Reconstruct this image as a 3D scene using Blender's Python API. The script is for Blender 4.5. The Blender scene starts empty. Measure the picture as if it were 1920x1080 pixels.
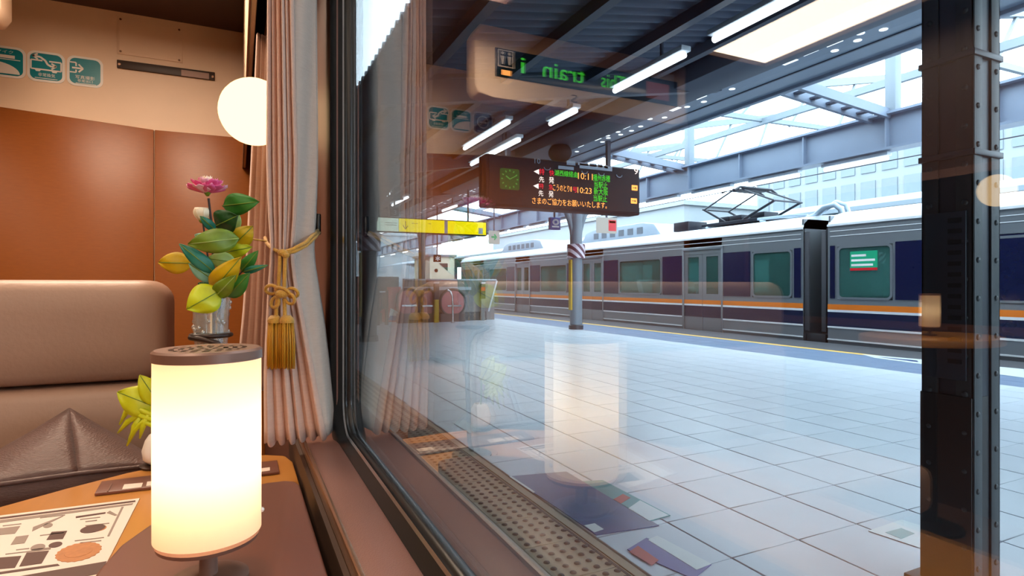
import bpy, bmesh, math, random
from mathutils import Vector, Matrix
random.seed(7)
R = math.radians
sc = bpy.context.scene
C = sc.collection

# ------------------------------------------------------------------ camera, sky, exposure
CZ, TH, F, HY = 1.15, R(25.4), 1084.0, 534.0
cam = bpy.data.objects.new('camera', bpy.data.cameras.new('camera'))
C.objects.link(cam)
cam.location = (0, 0, CZ)
cam.rotation_euler = (R(90), 0, -TH)
cam.data.sensor_width = 36
cam.data.lens = F * 36 / 1920
cam.data.shift_y = (HY - 540) / 1920
cam.data.clip_start = 0.02
cam.data.clip_end = 400
sc.camera = cam

world = bpy.data.worlds.new('sky')
sc.world = world
world.use_nodes = True
bg = world.node_tree.nodes['Background']
bg.inputs[0].default_value = (0.70, 0.88, 1.0, 1)
bg.inputs[1].default_value = 9.5

vs = sc.view_settings
vs.view_transform = 'Standard'
vs.look = 'None'
vs.gamma = 1
vs.use_curve_mapping = False
vs.exposure = 0.0
sc.cycles.max_bounces = 10
sc.cycles.transparent_max_bounces = 24
sc.cycles.sample_clamp_indirect = 6
sc.cycles.caustics_reflective = False
sc.cycles.caustics_refractive = False

# ------------------------------------------------------------------ measuring helpers (photo pixel -> point at a real depth)
cT, sT = math.cos(TH), math.sin(TH)
def ray(px, py):
    t = (px - 960) / F
    return sT + t * cT, cT - t * sT, (HY - py) / F
def onY(px, py, Y):
    x, y, z = ray(px, py); d = Y / y
    return Vector((x * d, Y, z * d + CZ))
def onX(px, py, X):
    x, y, z = ray(px, py); d = X / x
    return Vector((X, y * d, z * d + CZ))
def onZ(px, py, Z):
    x, y, z = ray(px, py); d = (Z - CZ) / z
    return Vector((x * d, y * d, Z))
def onD(px, py, d):
    x, y, z = ray(px, py)
    return Vector((x * d, y * d, z * d + CZ))
def lerp(a, b, t): return a + (b - a) * t

# ------------------------------------------------------------------ materials
def s2l(c):
    c /= 255.0
    return c / 12.92 if c <= .04045 else ((c + .055) / 1.055) ** 2.4
def rgb(r, g, b): return (s2l(r), s2l(g), s2l(b))
MATS = {}
def newmat(name):
    m = bpy.data.materials.new(name); m.use_nodes = True
    nt = m.node_tree; nt.nodes.clear()
    return m, nt, nt.nodes.new('ShaderNodeOutputMaterial')
def pm(name, col, rough=.5, metal=0, var=.08, scale=8, bump=0, bscale=80, spec=.5, stretch=(1, 1, 1), coat=0, sheen=0):
    m, nt, out = newmat(name)
    N, L = nt.nodes, nt.links
    b = N.new('ShaderNodeBsdfPrincipled')
    tc = N.new('ShaderNodeTexCoord'); mp = N.new('ShaderNodeMapping'); mp.inputs['Scale'].default_value = stretch
    no = N.new('ShaderNodeTexNoise'); no.inputs['Scale'].default_value = scale; no.inputs['Detail'].default_value = 4
    mx = N.new('ShaderNodeMix'); mx.data_type = 'RGBA'
    mx.inputs[6].default_value = tuple(max(0, c * (1 - var)) for c in col) + (1,)
    mx.inputs[7].default_value = tuple(min(1, c * (1 + var)) for c in col) + (1,)
    L.new(tc.outputs['Object'], mp.inputs[0]); L.new(mp.outputs[0], no.inputs['Vector'])
    L.new(no.outputs['Fac'], mx.inputs[0]); L.new(mx.outputs[2], b.inputs['Base Color'])
    b.inputs['Roughness'].default_value = rough; b.inputs['Metallic'].default_value = metal
    b.inputs['Specular IOR Level'].default_value = spec
    b.inputs['Coat Weight'].default_value = coat; b.inputs['Coat Roughness'].default_value = .12
    b.inputs['Sheen Weight'].default_value = sheen
    if bump:
        n2 = N.new('ShaderNodeTexNoise'); n2.inputs['Scale'].default_value = bscale; n2.inputs['Detail'].default_value = 5
        bp = N.new('ShaderNodeBump'); bp.inputs['Strength'].default_value = bump; bp.inputs['Distance'].default_value = .01
        L.new(mp.outputs[0], n2.inputs['Vector']); L.new(n2.outputs['Fac'], bp.inputs['Height']); L.new(bp.outputs[0], b.inputs['Normal'])
    L.new(b.outputs[0], out.inputs[0])
    MATS[name] = m
    return m
def em(name, col, strength):
    m, nt, out = newmat(name)
    e = nt.nodes.new('ShaderNodeEmission'); e.inputs[0].default_value = (*col, 1); e.inputs[1].default_value = strength
    nt.links.new(e.outputs[0], out.inputs[0]); MATS[name] = m
    return m
def thin_glass(name, tint, surfaces=4, rough=0.0, body=0.0, bodycol=(.5, .5, .5)):
    """window glass: reflects by angle (Schlick, several surfaces), lets the rest through"""
    m, nt, out = newmat(name)
    N, L = nt.nodes, nt.links
    g = N.new('ShaderNodeNewGeometry'); dt = N.new('ShaderNodeVectorMath'); dt.operation = 'DOT_PRODUCT'
    L.new(g.outputs['Incoming'], dt.inputs[0]); L.new(g.outputs['Normal'], dt.inputs[1])
    def math_(op, a, b=None):
        n = N.new('ShaderNodeMath'); n.operation = op
        for i, v in enumerate((a, b)):
            if v is None: continue
            if isinstance(v, (int, float)): n.inputs[i].default_value = v
            else: L.new(v, n.inputs[i])
        return n.outputs[0]
    cth = math_('ABSOLUTE', dt.outputs['Value'])
    p5 = math_('POWER', math_('SUBTRACT', 1.0, cth), 5.0)
    Fr = math_('ADD', math_('MULTIPLY', p5, .957), .043)
    tot = math_('DIVIDE', math_('MULTIPLY', Fr, float(surfaces)), math_('ADD', math_('MULTIPLY', Fr, float(surfaces - 1)), 1.0))
    tr = N.new('ShaderNodeBsdfTransparent'); tr.inputs[0].default_value = (*tint, 1)
    gl = N.new('ShaderNodeBsdfGlossy'); gl.inputs['Roughness'].default_value = rough
    mx = N.new('ShaderNodeMixShader')
    base = tr.outputs[0]
    if body:
        df = N.new('ShaderNodeBsdfDiffuse'); df.inputs[0].default_value = (*bodycol, 1)
        m2 = N.new('ShaderNodeMixShader'); m2.inputs[0].default_value = body
        L.new(tr.outputs[0], m2.inputs[1]); L.new(df.outputs[0], m2.inputs[2]); base = m2.outputs[0]
    L.new(tot, mx.inputs[0]); L.new(base, mx.inputs[1]); L.new(gl.outputs[0], mx.inputs[2])
    L.new(mx.outputs[0], out.inputs[0]); MATS[name] = m
    return m
def shade_mat(name, col):
    m, nt, out = newmat(name)
    N, L = nt.nodes, nt.links
    t = N.new('ShaderNodeBsdfTranslucent'); t.inputs[0].default_value = (*col, 1)
    d = N.new('ShaderNodeBsdfPrincipled'); d.inputs['Base Color'].default_value = (*col, 1); d.inputs['Roughness'].default_value = .35
    mx = N.new('ShaderNodeMixShader'); mx.inputs[0].default_value = .38
    L.new(t.outputs[0], mx.inputs[1]); L.new(d.outputs[0], mx.inputs[2]); L.new(mx.outputs[0], out.inputs[0])
    MATS[name] = m
    return m
def stripe_mat(name, ca, cb, scale, rough=.4):
    m, nt, out = newmat(name)
    N, L = nt.nodes, nt.links
    tc = N.new('ShaderNodeTexCoord'); mp = N.new('ShaderNodeMapping')
    w = N.new('ShaderNodeTexWave'); w.bands_direction = 'X'; mp.inputs['Rotation'].default_value = (0, R(45), 0); mp.inputs['Scale'].default_value = (1, 0, 1); w.inputs['Scale'].default_value = scale
    r = N.new('ShaderNodeValToRGB'); r.color_ramp.interpolation = 'CONSTANT'
    r.color_ramp.elements[0].color = (*ca, 1); r.color_ramp.elements[1].color = (*cb, 1); r.color_ramp.elements[1].position = .5
    b = N.new('ShaderNodeBsdfPrincipled'); b.inputs['Roughness'].default_value = rough
    L.new(tc.outputs['Object'], mp.inputs[0]); L.new(mp.outputs[0], w.inputs['Vector']); L.new(w.outputs['Fac'], r.inputs[0])
    L.new(r.outputs[0], b.inputs['Base Color']); L.new(b.outputs[0], out.inputs[0]); MATS[name] = m
    return m

# interior
M_cream = pm('cream_wall', rgb(230, 200, 170), .45, var=.04)
M_brown = pm('brown_veneer', rgb(150, 84, 34), .32, var=.14, scale=30, stretch=(1, 1, 6), bump=.05, bscale=260, spec=.35)
M_ceil = pm('ceiling_brown', rgb(66, 42, 36), .5, var=.08)
M_slot = pm('slot_dark', rgb(58, 40, 30), .5)
M_leather = pm('beige_leather', rgb(164, 132, 114), .45, var=.06, bump=.08, bscale=120)
M_cushion = pm('brown_satin', rgb(80, 50, 43), .42, var=.3, scale=40, stretch=(1, 1, 8), bump=.3, bscale=160, sheen=.1)
M_wood = pm('table_wood', rgb(196, 132, 62), .3, var=.10, scale=14, stretch=(6, 1, 1), coat=.2)
M_console = pm('dark_brown_laminate', rgb(112, 68, 54), .38, var=.06)
M_sill = pm('sill_leatherette', rgb(126, 88, 78), .36, var=.06, bump=.12, bscale=700)
M_wallbr = pm('mauve_brown_trim', rgb(104, 70, 60), .5)
M_edge = pm('brass_edge', rgb(150, 110, 84), .25, metal=.6)
M_seal = pm('black_rubber', rgb(16, 17, 20), .28, var=.05)
M_drape = pm('rose_beige_drape', rgb(204, 160, 138), .8, var=.10, scale=60, stretch=(1, 1, 6), bump=.15, bscale=400, sheen=.3)
M_lining = pm('grey_lining', rgb(182, 163, 150), .8, var=.08, scale=90, stretch=(1, 1, 5), bump=.25, bscale=300)
M_gold = pm('gold_cord', rgb(196, 140, 34), .45, var=.25, scale=300, bump=.4, bscale=700, sheen=.3)
M_fringe = pm('gold_fringe', rgb(200, 140, 30), .5, var=.3, scale=200, stretch=(1, 1, .05))
M_shade = shade_mat('opal_shade', (1.0, .90, .70))
M_lampbr = pm('lamp_brown_metal', rgb(126, 92, 78), .35, metal=.2)
M_globe = em('globe_glow', (1.0, .66, .32), 2.7)
M_bulb = em('bulb_glow', (1.0, .80, .50), 8)
M_cove = em('cove_glow', (1.0, .78, .58), 9.0)
M_wallfill = em('wall_fill_glow', (1.0, .76, .56), 26.0)  # extra emitter added to lift the end wall
M_darkmetal = pm('bronze_dark', rgb(52, 36, 30), .35, metal=.5)
M_paper = pm('paper_white', rgb(226, 206, 192), .6, var=.03)
M_pbrown = pm('print_brown', rgb(72, 30, 18), .5)
M_ptan = pm('print_tan', rgb(178, 112, 58), .6, var=.25, scale=200)
M_pgrey = pm('print_grey', rgb(140, 120, 108), .6)
M_pyel = pm('print_yellow', rgb(216, 190, 60), .5)
M_vase = thin_glass('vase_glass', (.93, .93, .90), 4, .03, .18, (.75, .72, .66))
M_white = pm('white_ceramic', rgb(232, 222, 212), .3)
M_stem = pm('stem_dark', rgb(46, 30, 22), .6)
M_teal = pm('sticker_teal', rgb(0, 128, 142), .3, var=.05)
M_swhite = pm('sticker_white', rgb(236, 232, 226), .4, var=.02)
M_maroon = pm('sticker_maroon', rgb(92, 30, 44), .35)
M_dispcream = pm('display_cream', rgb(230, 205, 180), .4, var=.03)
M_dscreen = pm('display_screen', rgb(14, 34, 38), .15)
M_led_g = em('led_green', (.08, .85, .05), 1.5)
M_led_o = em('led_orange', (1.0, .36, .08), 3.0)
M_led_r = em('led_red', (.9, .02, .05), 1.8)
M_led_w = em('led_white', (1.0, .80, .70), 2.6)
M_chrome = pm('chrome', rgb(190, 190, 192), .18, metal=1)
M_carpet = pm('carpet', rgb(92, 60, 48), .9, var=.2, scale=200)
M_winglass = thin_glass('train_window_glass', (.95, .97, .98), 3.1)
M_dkveneer = pm('dark_veneer', rgb(74, 48, 38), .45, var=.1, scale=20, stretch=(1, 1, 6))
M_dimglass = pm('dim_outside_glass', rgb(12, 13, 16), .08, var=.02)  # near-black colour stands in for the unlit outside behind the pane
def leafm(n, r, g, b): return pm(n, rgb(r, g, b), .4, var=.22, scale=60, spec=.4)
LG = dict(dark=leafm('leaf_dark', 26, 70, 26), green=leafm('leaf_green', 52, 116, 40), olive=leafm('leaf_olive', 104, 128, 30),
          yellow=leafm('leaf_mustard', 196, 160, 14), lime=leafm('leaf_lime', 188, 192, 22), pale=leafm('leaf_pale', 150, 170, 90),
          teal=leafm('leaf_teal', 34, 112, 92), mint=leafm('leaf_mint', 120, 164, 140))
M_pink = pm('petal_pink', rgb(226, 92, 146), .5, var=.3, scale=70)
M_pinkp = pm('petal_pale_pink', rgb(236, 178, 190), .5, var=.12, scale=60)
M_pwhite = pm('petal_white', rgb(240, 226, 196), .5, var=.06)

# platform
M_tile = pm('floor_tile', rgb(206, 214, 222), .30, var=.10, scale=2.2, spec=.5)
M_tile2 = pm('floor_tile_dark', rgb(122, 140, 166), .32, var=.10, scale=2.2)
M_grout = pm('tile_joint', rgb(62, 70, 82), .7)
M_asph = pm('edge_concrete', rgb(74, 74, 78), .7, var=.08, scale=5, bump=.05)
M_tact = pm('tactile_tan', rgb(168, 150, 124), .5, var=.15, scale=6)
M_tactdot = pm('tactile_stud', rgb(66, 56, 48), .6)
M_line_w = pm('edge_line_pale', rgb(190, 176, 160), .5)
M_line_y = pm('edge_line_yellow', rgb(240, 190, 90), .5)
M_black = pm('black_groove', rgb(14, 16, 20), .5)
M_fblue = pm('floor_sign_blue', rgb(44, 70, 122), .3, var=.25, scale=12)
M_fteal = pm('floor_sign_teal', rgb(70, 150, 150), .3, var=.2, scale=8)
M_fwhite = pm('floor_sign_white', rgb(226, 232, 230), .3, var=.06)
M_fpur = pm('floor_sign_violet', rgb(98, 96, 160), .35, var=.2, scale=10)
M_fred = pm('floor_sign_red', rgb(190, 80, 70), .4)
M_steel = pm('pillar_grey_paint', rgb(112, 128, 138), .4, var=.08, scale=6)
M_steeld = pm('pillar_dark_paint', rgb(44, 50, 60), .42, var=.15, scale=9)
M_steelm = pm('pillar_mid_paint', rgb(52, 58, 61), .5, var=.15, scale=14)
M_skirt = pm('pillar_skirt', rgb(22, 23, 26), .5, var=.15)
M_roofd = pm('roof_underside', rgb(62, 72, 92), .55, var=.12, scale=3)
M_beam = pm('beam_blue_grey', rgb(116, 128, 146), .45, var=.06, scale=4)
M_beamd = pm('beam_dark', rgb(58, 64, 80), .5, var=.08)
M_pale = pm('pale_steel', rgb(206, 212, 216), .5, var=.05)
M_far = pm('far_steel', rgb(120, 130, 138), .5, var=.05)
M_slotglow = em('deck_slot_glow', (.85, .95, 1.0), 2.2)  # emission stands in for daylight coming through the girder
M_tube = em('fluorescent_tube', (.90, .97, 1.0), 6.0)
M_tubebox = pm('lamp_housing_white', rgb(206, 214, 222), .4)
M_haz = stripe_mat('hazard_stripes', rgb(86, 52, 72), rgb(222, 206, 214), 2.3)
M_ystrip = pm('yellow_strip', rgb(206, 160, 30), .5)
M_board = pm('board_black', rgb(13, 15, 24), .6, var=.05, spec=.2)
M_clock = em('clock_green', (.05, .22, .06), .55)
M_clockm = em('clock_mark', (.16, .55, .10), .8)
M_btext = pm('board_text_grey', rgb(150, 158, 170), .5)
M_yel = em('sign_yellow', (.98, .84, .0), 2.0)
M_mintlit = em('sign_mint', (.70, .92, .78), 1.7)
M_signdk = pm('sign_dark_ink', rgb(60, 60, 20), .5)
M_silver = pm('train_stainless', rgb(138, 140, 144), .38, metal=.6, var=.05, scale=3, stretch=(1, .1, 4))
M_sroof = pm('train_roof', rgb(214, 220, 226), .45, var=.05, scale=2)
M_navy = pm('train_navy', rgb(10, 16, 52), .25, var=.06)
M_orange = pm('train_orange', rgb(232, 118, 22), .35, var=.04)
M_twhite = pm('train_white_line', rgb(226, 224, 224), .4)
M_tgap = pm('train_gangway', rgb(64, 62, 66), .6)
M_tglass = thin_glass('train_green_glass', (.24, .46, .42), 2, 0, .40, (.06, .17, .15))
M_tinner = pm('train_interior', rgb(176, 190, 182), .6)
M_tlamp = em('train_cabin_light', (.85, 1.0, .95), 1.2)
M_under = pm('underframe', rgb(26, 26, 30), .7)
M_ac = pm('roof_unit_grey', rgb(176, 190, 202), .5, var=.06)
M_panto = pm('pantograph_black', rgb(26, 30, 40), .45, metal=.4)
M_greenpost = em('poster_green', (.03, .55, .33), .8)
M_redsign = pm('sign_red', rgb(210, 26, 40), .4)
M_bluesign = pm('sign_blue', rgb(38, 78, 150), .4)
M_pinkpan = pm('escalator_pink', rgb(196, 112, 118), .35, var=.2, scale=5)
M_parapet = pm('parapet_grey', rgb(132, 130, 128), .5, var=.06)
M_conc = pm('pale_concrete', rgb(146, 152, 156), .7, var=.06, scale=.6)
M_bwin = pm('far_window_glass', rgb(122, 134, 142), .4)
M_track = pm('ballast', rgb(60, 58, 58), .9, var=.3, scale=6)
M_body = pm('carriage_green', rgb(34, 52, 46), .3)

# ------------------------------------------------------------------ mesh helpers
WM = {}
def wmat(o): return WM.get(o.name, Matrix.Identity(4)) if o else Matrix.Identity(4)
class MB:
    def __init__(s): s.v, s.f = [], []
    def add(s, vs_, fs):
        n = len(s.v); s.v += [tuple(p) for p in vs_]; s.f += [tuple(i + n for i in f) for f in fs]; return s
    def box(s, x0, x1, y0, y1, z0, z1):
        return s.add([(x0, y0, z0), (x1, y0, z0), (x1, y1, z0), (x0, y1, z0), (x0, y0, z1), (x1, y0, z1), (x1, y1, z1), (x0, y1, z1)],
                     [(3, 2, 1, 0), (4, 5, 6, 7), (0, 1, 5, 4), (1, 2, 6, 5), (2, 3, 7, 6), (3, 0, 4, 7)])
    def bar(s, p, q, w, h, up=(0, 0, 1)):
        p, q = Vector(p), Vector(q); d = (q - p).normalized(); up = Vector(up)
        if abs(d.dot(up)) > .99: up = Vector((1, 0, 0))
        a = d.cross(up).normalized() * w / 2; b = a.cross(d).normalized() * h / 2
        vs_ = [p - a - b, p + a - b, p + a + b, p - a + b, q - a - b, q + a - b, q + a + b, q - a + b]
        return s.add(vs_, [(3, 2, 1, 0), (4, 5, 6, 7), (0, 1, 5, 4), (1, 2, 6, 5), (2, 3, 7, 6), (3, 0, 4, 7)])
    def tube(s, path, r, n=8, closed=False):
        path = [Vector(p) for p in path]; m = len(path)
        rr = r if isinstance(r, (list, tuple)) else [r] * m
        vs_, fs = [], []; prev = None
        for i, p in enumerate(path):
            if closed: t = path[(i + 1) % m] - path[i - 1]
            else: t = path[min(i + 1, m - 1)] - path[max(i - 1, 0)]
            t.normalize()
            if prev is None:
                a = Vector((0, 0, 1)) if abs(t.z) < .9 else Vector((1, 0, 0)); a = t.cross(a).normalized()
            else:
                a = (prev - t * prev.dot(t)).normalized()
            prev = a; b = t.cross(a)
            for k in range(n):
                an = 2 * math.pi * k / n
                vs_.append(p + (a * math.cos(an) + b * math.sin(an)) * rr[i])
        for i in range(m if closed else m - 1):
            j = (i + 1) % m
            for k in range(n):
                fs.append((i * n + k, i * n + (k + 1) % n, j * n + (k + 1) % n, j * n + k))
        if not closed:
            fs.append(tuple(range(n - 1, -1, -1))); fs.append(tuple((m - 1) * n + k for k in range(n)))
        return s.add(vs_, fs)
    def lathe(s, prof, c=(0, 0, 0), n=24, sx=1, sy=1, axis='Z'):
        vs_, fs = [], []
        for (r, z) in prof:
            for k in range(n):
                a = 2 * math.pi * k / n; p = (r * math.cos(a) * sx, r * math.sin(a) * sy, z)
                if axis == 'Y': p = (p[0], p[2], p[1])
                if axis == 'X': p = (p[2], p[0], p[1])
                vs_.append((c[0] + p[0], c[1] + p[1], c[2] + p[2]))
        for i in range(len(prof) - 1):
            for k in range(n):
                fs.append((i * n + k, i * n + (k + 1) % n, (i + 1) * n + (k + 1) % n, (i + 1) * n + k))
        if prof[0][0] > 1e-5: fs.append(tuple(range(n - 1, -1, -1)))
        if prof[-1][0] > 1e-5: fs.append(tuple((len(prof) - 1) * n + k for k in range(n)))
        return s.add(vs_, fs)
    def ell(s, c, rx, ry, rz, n=20, m=12):
        prof = [(max(1e-6, math.sin(math.pi * i / m)), -math.cos(math.pi * i / m)) for i in range(m + 1)]
        t = MB().lathe(prof, n=n)
        return s.add([(c[0] + v[0] * rx, c[1] + v[1] * ry, c[2] + v[2] * rz) for v in t.v], t.f)
    def prism(s, out, a0, a1, axis='Z'):
        n = len(out)
        def P(p, a): return (p[0], p[1], a) if axis == 'Z' else ((p[0], a, p[1]) if axis == 'Y' else (a, p[0], p[1]))
        vs_ = [P(p, a0) for p in out] + [P(p, a1) for p in out]
        fs = [tuple(range(n - 1, -1, -1)), tuple(range(n, 2 * n))] + [(i, (i + 1) % n, n + (i + 1) % n, n + i) for i in range(n)]
        return s.add(vs_, fs)
    def grid(s, fn, nu, nv):
        vs_ = [fn(i / nu, j / nv) for j in range(nv + 1) for i in range(nu + 1)]
        fs = [(j * (nu + 1) + i, j * (nu + 1) + i + 1, (j + 1) * (nu + 1) + i + 1, (j + 1) * (nu + 1) + i) for j in range(nv) for i in range(nu)]
        return s.add(vs_, fs)
    def slab(s, pts, n, t):
        """polygon given by 3d points, thickened by t along n"""
        n = Vector(n).normalized() * t; m = len(pts); pts = [Vector(p) for p in pts]
        return s.add(pts + [p + n for p in pts], [tuple(range(m - 1, -1, -1)), tuple(range(m, 2 * m))] + [(i, (i + 1) % m, m + (i + 1) % m, m + i) for i in range(m)])
    def mesh(s, name, smooth=None, bevel=None, seg=2):
        me = bpy.data.meshes.new(name); me.from_pydata(s.v, [], s.f)
        bm = bmesh.new(); bm.from_mesh(me)
        bmesh.ops.recalc_face_normals(bm, faces=bm.faces)
        if bevel:
            ed = [e for e in bm.edges if len(e.link_faces) == 2 and e.calc_face_angle(0) > R(30)]
            bmesh.ops.bevel(bm, geom=ed, offset=bevel, segments=seg, affect='EDGES', profile=.5, clamp_overlap=True)
        bm.to_mesh(me); bm.free()
        if smooth is not None:
            for p in me.polygons: p.use_smooth = True
            me.set_sharp_from_angle(angle=R(smooth))
        elif bevel:
            for p in me.polygons: p.use_smooth = True
            me.set_sharp_from_angle(angle=R(40))
        return me
    def build(s, name, mat, parent=None, smooth=None, bevel=None, seg=2, solid=None):
        me = s.mesh(name, smooth, bevel, seg)
        o = inst(name, me, mat, parent)
        if solid:
            md = o.modifiers.new('thickness', 'SOLIDIFY'); md.thickness = solid; md.offset = 0
        return o
def inst(name, me, mat=None, parent=None, loc=None, rot=None):
    if mat is not None and not me.materials: me.materials.append(mat)
    o = bpy.data.objects.new(name, me); C.objects.link(o)
    if loc is not None: o.location = loc
    if rot is not None: o.rotation_euler = rot
    WM[o.name] = Matrix.LocRotScale(Vector(loc or (0, 0, 0)), None if rot is None else o.rotation_euler.to_quaternion(), None)
    if parent is not None:
        o.parent = parent; o.matrix_parent_inverse = wmat(parent).inverted()
    return o
def tag(o, label=None, cat=None, group=None, kind=None):
    if label: o['label'] = label
    if cat: o['category'] = cat
    if group: o['group'] = group
    if kind: o['kind'] = kind
    return o
def thing(name, label, cat, loc=(0, 0, 0), group=None, kind=None):
    o = bpy.data.objects.new(name, None); C.objects.link(o); o.location = loc; o.empty_display_size = .1
    WM[o.name] = Matrix.Translation(Vector(loc))
    return tag(o, label, cat, group, kind)
def part_empty(name, loc, parent, label=None):
    o = thing(name, label, None, loc)
    o.parent = parent; o.matrix_parent_inverse = wmat(parent).inverted()
    return o
def struct(name, label=None, loc=(0, 0, 0)):
    return thing(name, label, None, loc, None, 'structure')
def copy_tree(o, delta=None, rotz=None, label=None, parent=None):
    c = o.copy(); C.objects.link(c)
    if parent is not None: c.parent = parent
    if delta is not None: c.location = o.location + Vector(delta)
    if rotz is not None: c.rotation_euler.z = rotz
    if label: c['label'] = label
    for ch in list(o.children): copy_tree(ch, parent=c)
    return c
def text(body, box, mat, parent, name='lettering', Y=None, X=None, thick=.002):
    """lettering fitted into box = (a0, z0, a1, z1) on a plane facing -Y (Y given) or facing -X (X given)"""
    cu = bpy.data.curves.new('t', 'FONT'); cu.body = body; cu.resolution_u = 2
    ob = bpy.data.objects.new('t', cu); me = bpy.data.meshes.new_from_object(ob)
    bpy.data.objects.remove(ob); bpy.data.curves.remove(cu)
    xs = [v.co.x for v in me.vertices]; ys = [v.co.y for v in me.vertices]
    x0, x1, y0, y1 = min(xs), max(xs), min(ys), max(ys)
    a0, z0, a1, z1 = box
    for v in me.vertices:
        a = a0 + (v.co.x - x0) / max(1e-6, x1 - x0) * (a1 - a0); z = z0 + (v.co.y - y0) / max(1e-6, y1 - y0) * (z1 - z0)
        v.co = (a, Y, z) if X is None else (X, a, z)
    me.name = name
    return inst(name, me, mat, parent)
def smoothstep(t): return t * t * (3 - 2 * t)
def interp(rows, z):
    """rows sorted by descending first value"""
    if z >= rows[0][0]: return rows[0][1:]
    for a, b in zip(rows, rows[1:]):
        if z >= b[0]:
            t = (a[0] - z) / (a[0] - b[0]); return [lerp(p, q, t) for p, q in zip(a[1:], b[1:])]
    return rows[-1][1:]

# ================================================================== CARRIAGE SHELL
GX = .146                    # inner face of the window pane
IX = .130                    # inner wall surface
YW = 3.29                    # end wall
CE = CZ + 1.30               # ceiling
FL = .12                     # carriage floor
YA = -7.0                    # rear end of the carriage
ZS = CZ - .220               # window sill level
WT = CZ + .62                # window top
WY0, WY1 = -.70, .868        # window opening along the train

def rrect(y0, y1, z0, z1, r, n=10):
    o = []
    for cy, cz, a0 in ((y1 - r, z1 - r, 0), (y0 + r, z1 - r, 90), (y0 + r, z0 + r, 180), (y1 - r, z0 + r, 270)):
        for i in range(n + 1):
            a = R(a0 + 90 * i / n); o.append((cy + r * math.cos(a), cz + r * math.sin(a)))
    return o
train_floor = tag(MB().box(-2.72, IX, YA, YW + .1, FL - .05, FL).build('floor_carriage', M_carpet), 'brown carpeted carriage floor', kind='structure')
ceiling = tag(MB().box(-2.72, IX + .03, YA, YW + .1, CE, CE + .05).build('ceiling', M_ceil), 'dark brown carriage ceiling', kind='structure')

# window wall: pieces round the opening (one shell mesh), outer skin flush with the glass
w = MB()
w.box(IX, GX + .012, YA, YW + .1, FL - .3, ZS - .012)
w.box(IX, GX + .012, YA, YW + .1, WT, CE + .25)
w.box(IX, GX + .012, YA, WY0, ZS - .012, WT)
w.box(IX, GX + .012, WY1, YW + .1, ZS - .012, WT)
wall_window = tag(w.build('wall_window', M_wallbr), 'mauve brown carriage wall round the window', kind='structure')
tag(MB().box(-2.76, -2.70, YA, YW + .1, FL, CE).build('wall_aisle', M_dkveneer), 'brown veneer carriage wall across the aisle', kind='structure')
for k in range(3):
    y0 = -3.3 + k * 2.15
    w2 = struct('window_%d' % (k + 2), 'window across the aisle, its pane coloured like the dark outside')
    MB().prism(rrect(y0, y0 + 1.75, ZS, WT - .08, .06), -2.70, -2.685, 'X').build('frame', M_wallbr, w2, bevel=.004)
    MB().prism(rrect(y0 + .04, y0 + 1.71, ZS + .04, WT - .12, .05), -2.685, -2.682, 'X').build('pane', M_dimglass, w2)
tag(MB().box(-2.72, IX, YA - .06, YA, FL, CE).build('wall_rear', M_cream), 'cream carriage wall behind the seats', kind='structure')

# window: rounded rubber ring, glass pane
win = struct('window_1', 'large carriage window with rounded black rubber seal')
def ringsweep(prof, y0, y1, z0, z1, r):
    """prof: (inset, x) closed profile swept round the rounded rectangle"""
    m = MB(); loops = [rrect(y0 + i, y1 - i, z0 + i, z1 - i, max(.004, r - i)) for i, x in prof]
    n = len(loops[0]); k = len(prof); vs_ = []; fs = []
    for j in range(n):
        for q in range(k): vs_.append((prof[q][1], loops[q][j][0], loops[q][j][1]))
    for j in range(n):
        for q in range(k):
            a, b = j, (j + 1) % n; c, d = q, (q + 1) % k
            fs.append((a * k + c, b * k + c, b * k + d, a * k + d))
    return m.add(vs_, fs)
ringsweep([(-.030, IX - .001), (-.026, IX - .006), (-.012, IX - .007), (-.002, IX - .002), (.004, GX - .006), (.010, GX - .004), (.013, GX), (.013, GX + .008), (-.030, GX + .008)],
          WY0, WY1, ZS, WT, .055).build('seal', M_seal, win, smooth=50)
MB().prism(rrect(WY0 + .002, WY1 - .002, ZS + .002, WT - .002, .052), GX, GX + .005, 'X').build('pane', M_winglass, win)
ringsweep([(.006, GX - .008), (.0085, GX - .009), (.011, GX - .007), (.0085, GX - .005)], WY0, WY1, ZS, WT, .055).build('seal_bead', M_chrome, win, smooth=60)

# sill: padded leatherette with a metal edge and the groove towards the table
sill = struct('trim_1', 'brown leatherette window sill with metal edge')
MB().box(.086, IX - .001, -.9, 1.02, ZS - .030, ZS).build('sill_pad', M_sill, sill, bevel=.004)
MB().box(.0815, .087, -.9, 1.02, ZS - .030, ZS + .0025).build('edge_strip', M_edge, sill, bevel=.0018)
MB().box(.0765, .0812, -.9, 1.02, ZS - .060, ZS - .012).build('groove', M_slot, sill)

# end wall with veneer panels, service hatch and slot
wall_end = struct('wall_end', 'cream end wall above brown veneer panels')
MB().box(-2.72, IX, YW, YW + .06, FL, CE).build('wall_board', M_cream, wall_end)
xk = onY(290, 245, YW).x
for nm, xa, za, xb, zb in (('veneer_panel', -1.05, onY(-30, 196, YW).z, xk - .002, onY(290, 245, YW).z), ('veneer_panel', xk + .002, onY(290, 245, YW).z, IX, onY(470, 262, YW).z + .002),
                           ('veneer_panel', -2.70, CZ + .80, -1.054, onY(-30, 196, YW).z + .01)):
    m = MB(); m.slab([(xa, YW, FL), (xb, YW, FL), (xb, YW, zb), (xa, YW, za)], (0, -1, 0), .018); m.build(nm, M_brown, wall_end, bevel=.003)
def wallquad(pts, y, t, nm, mat, par, bevel=None):
    return MB().slab([onY(p[0], p[1], y) for p in pts], (0, -1, 0), t).build(nm, mat, par, bevel=bevel)
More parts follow.
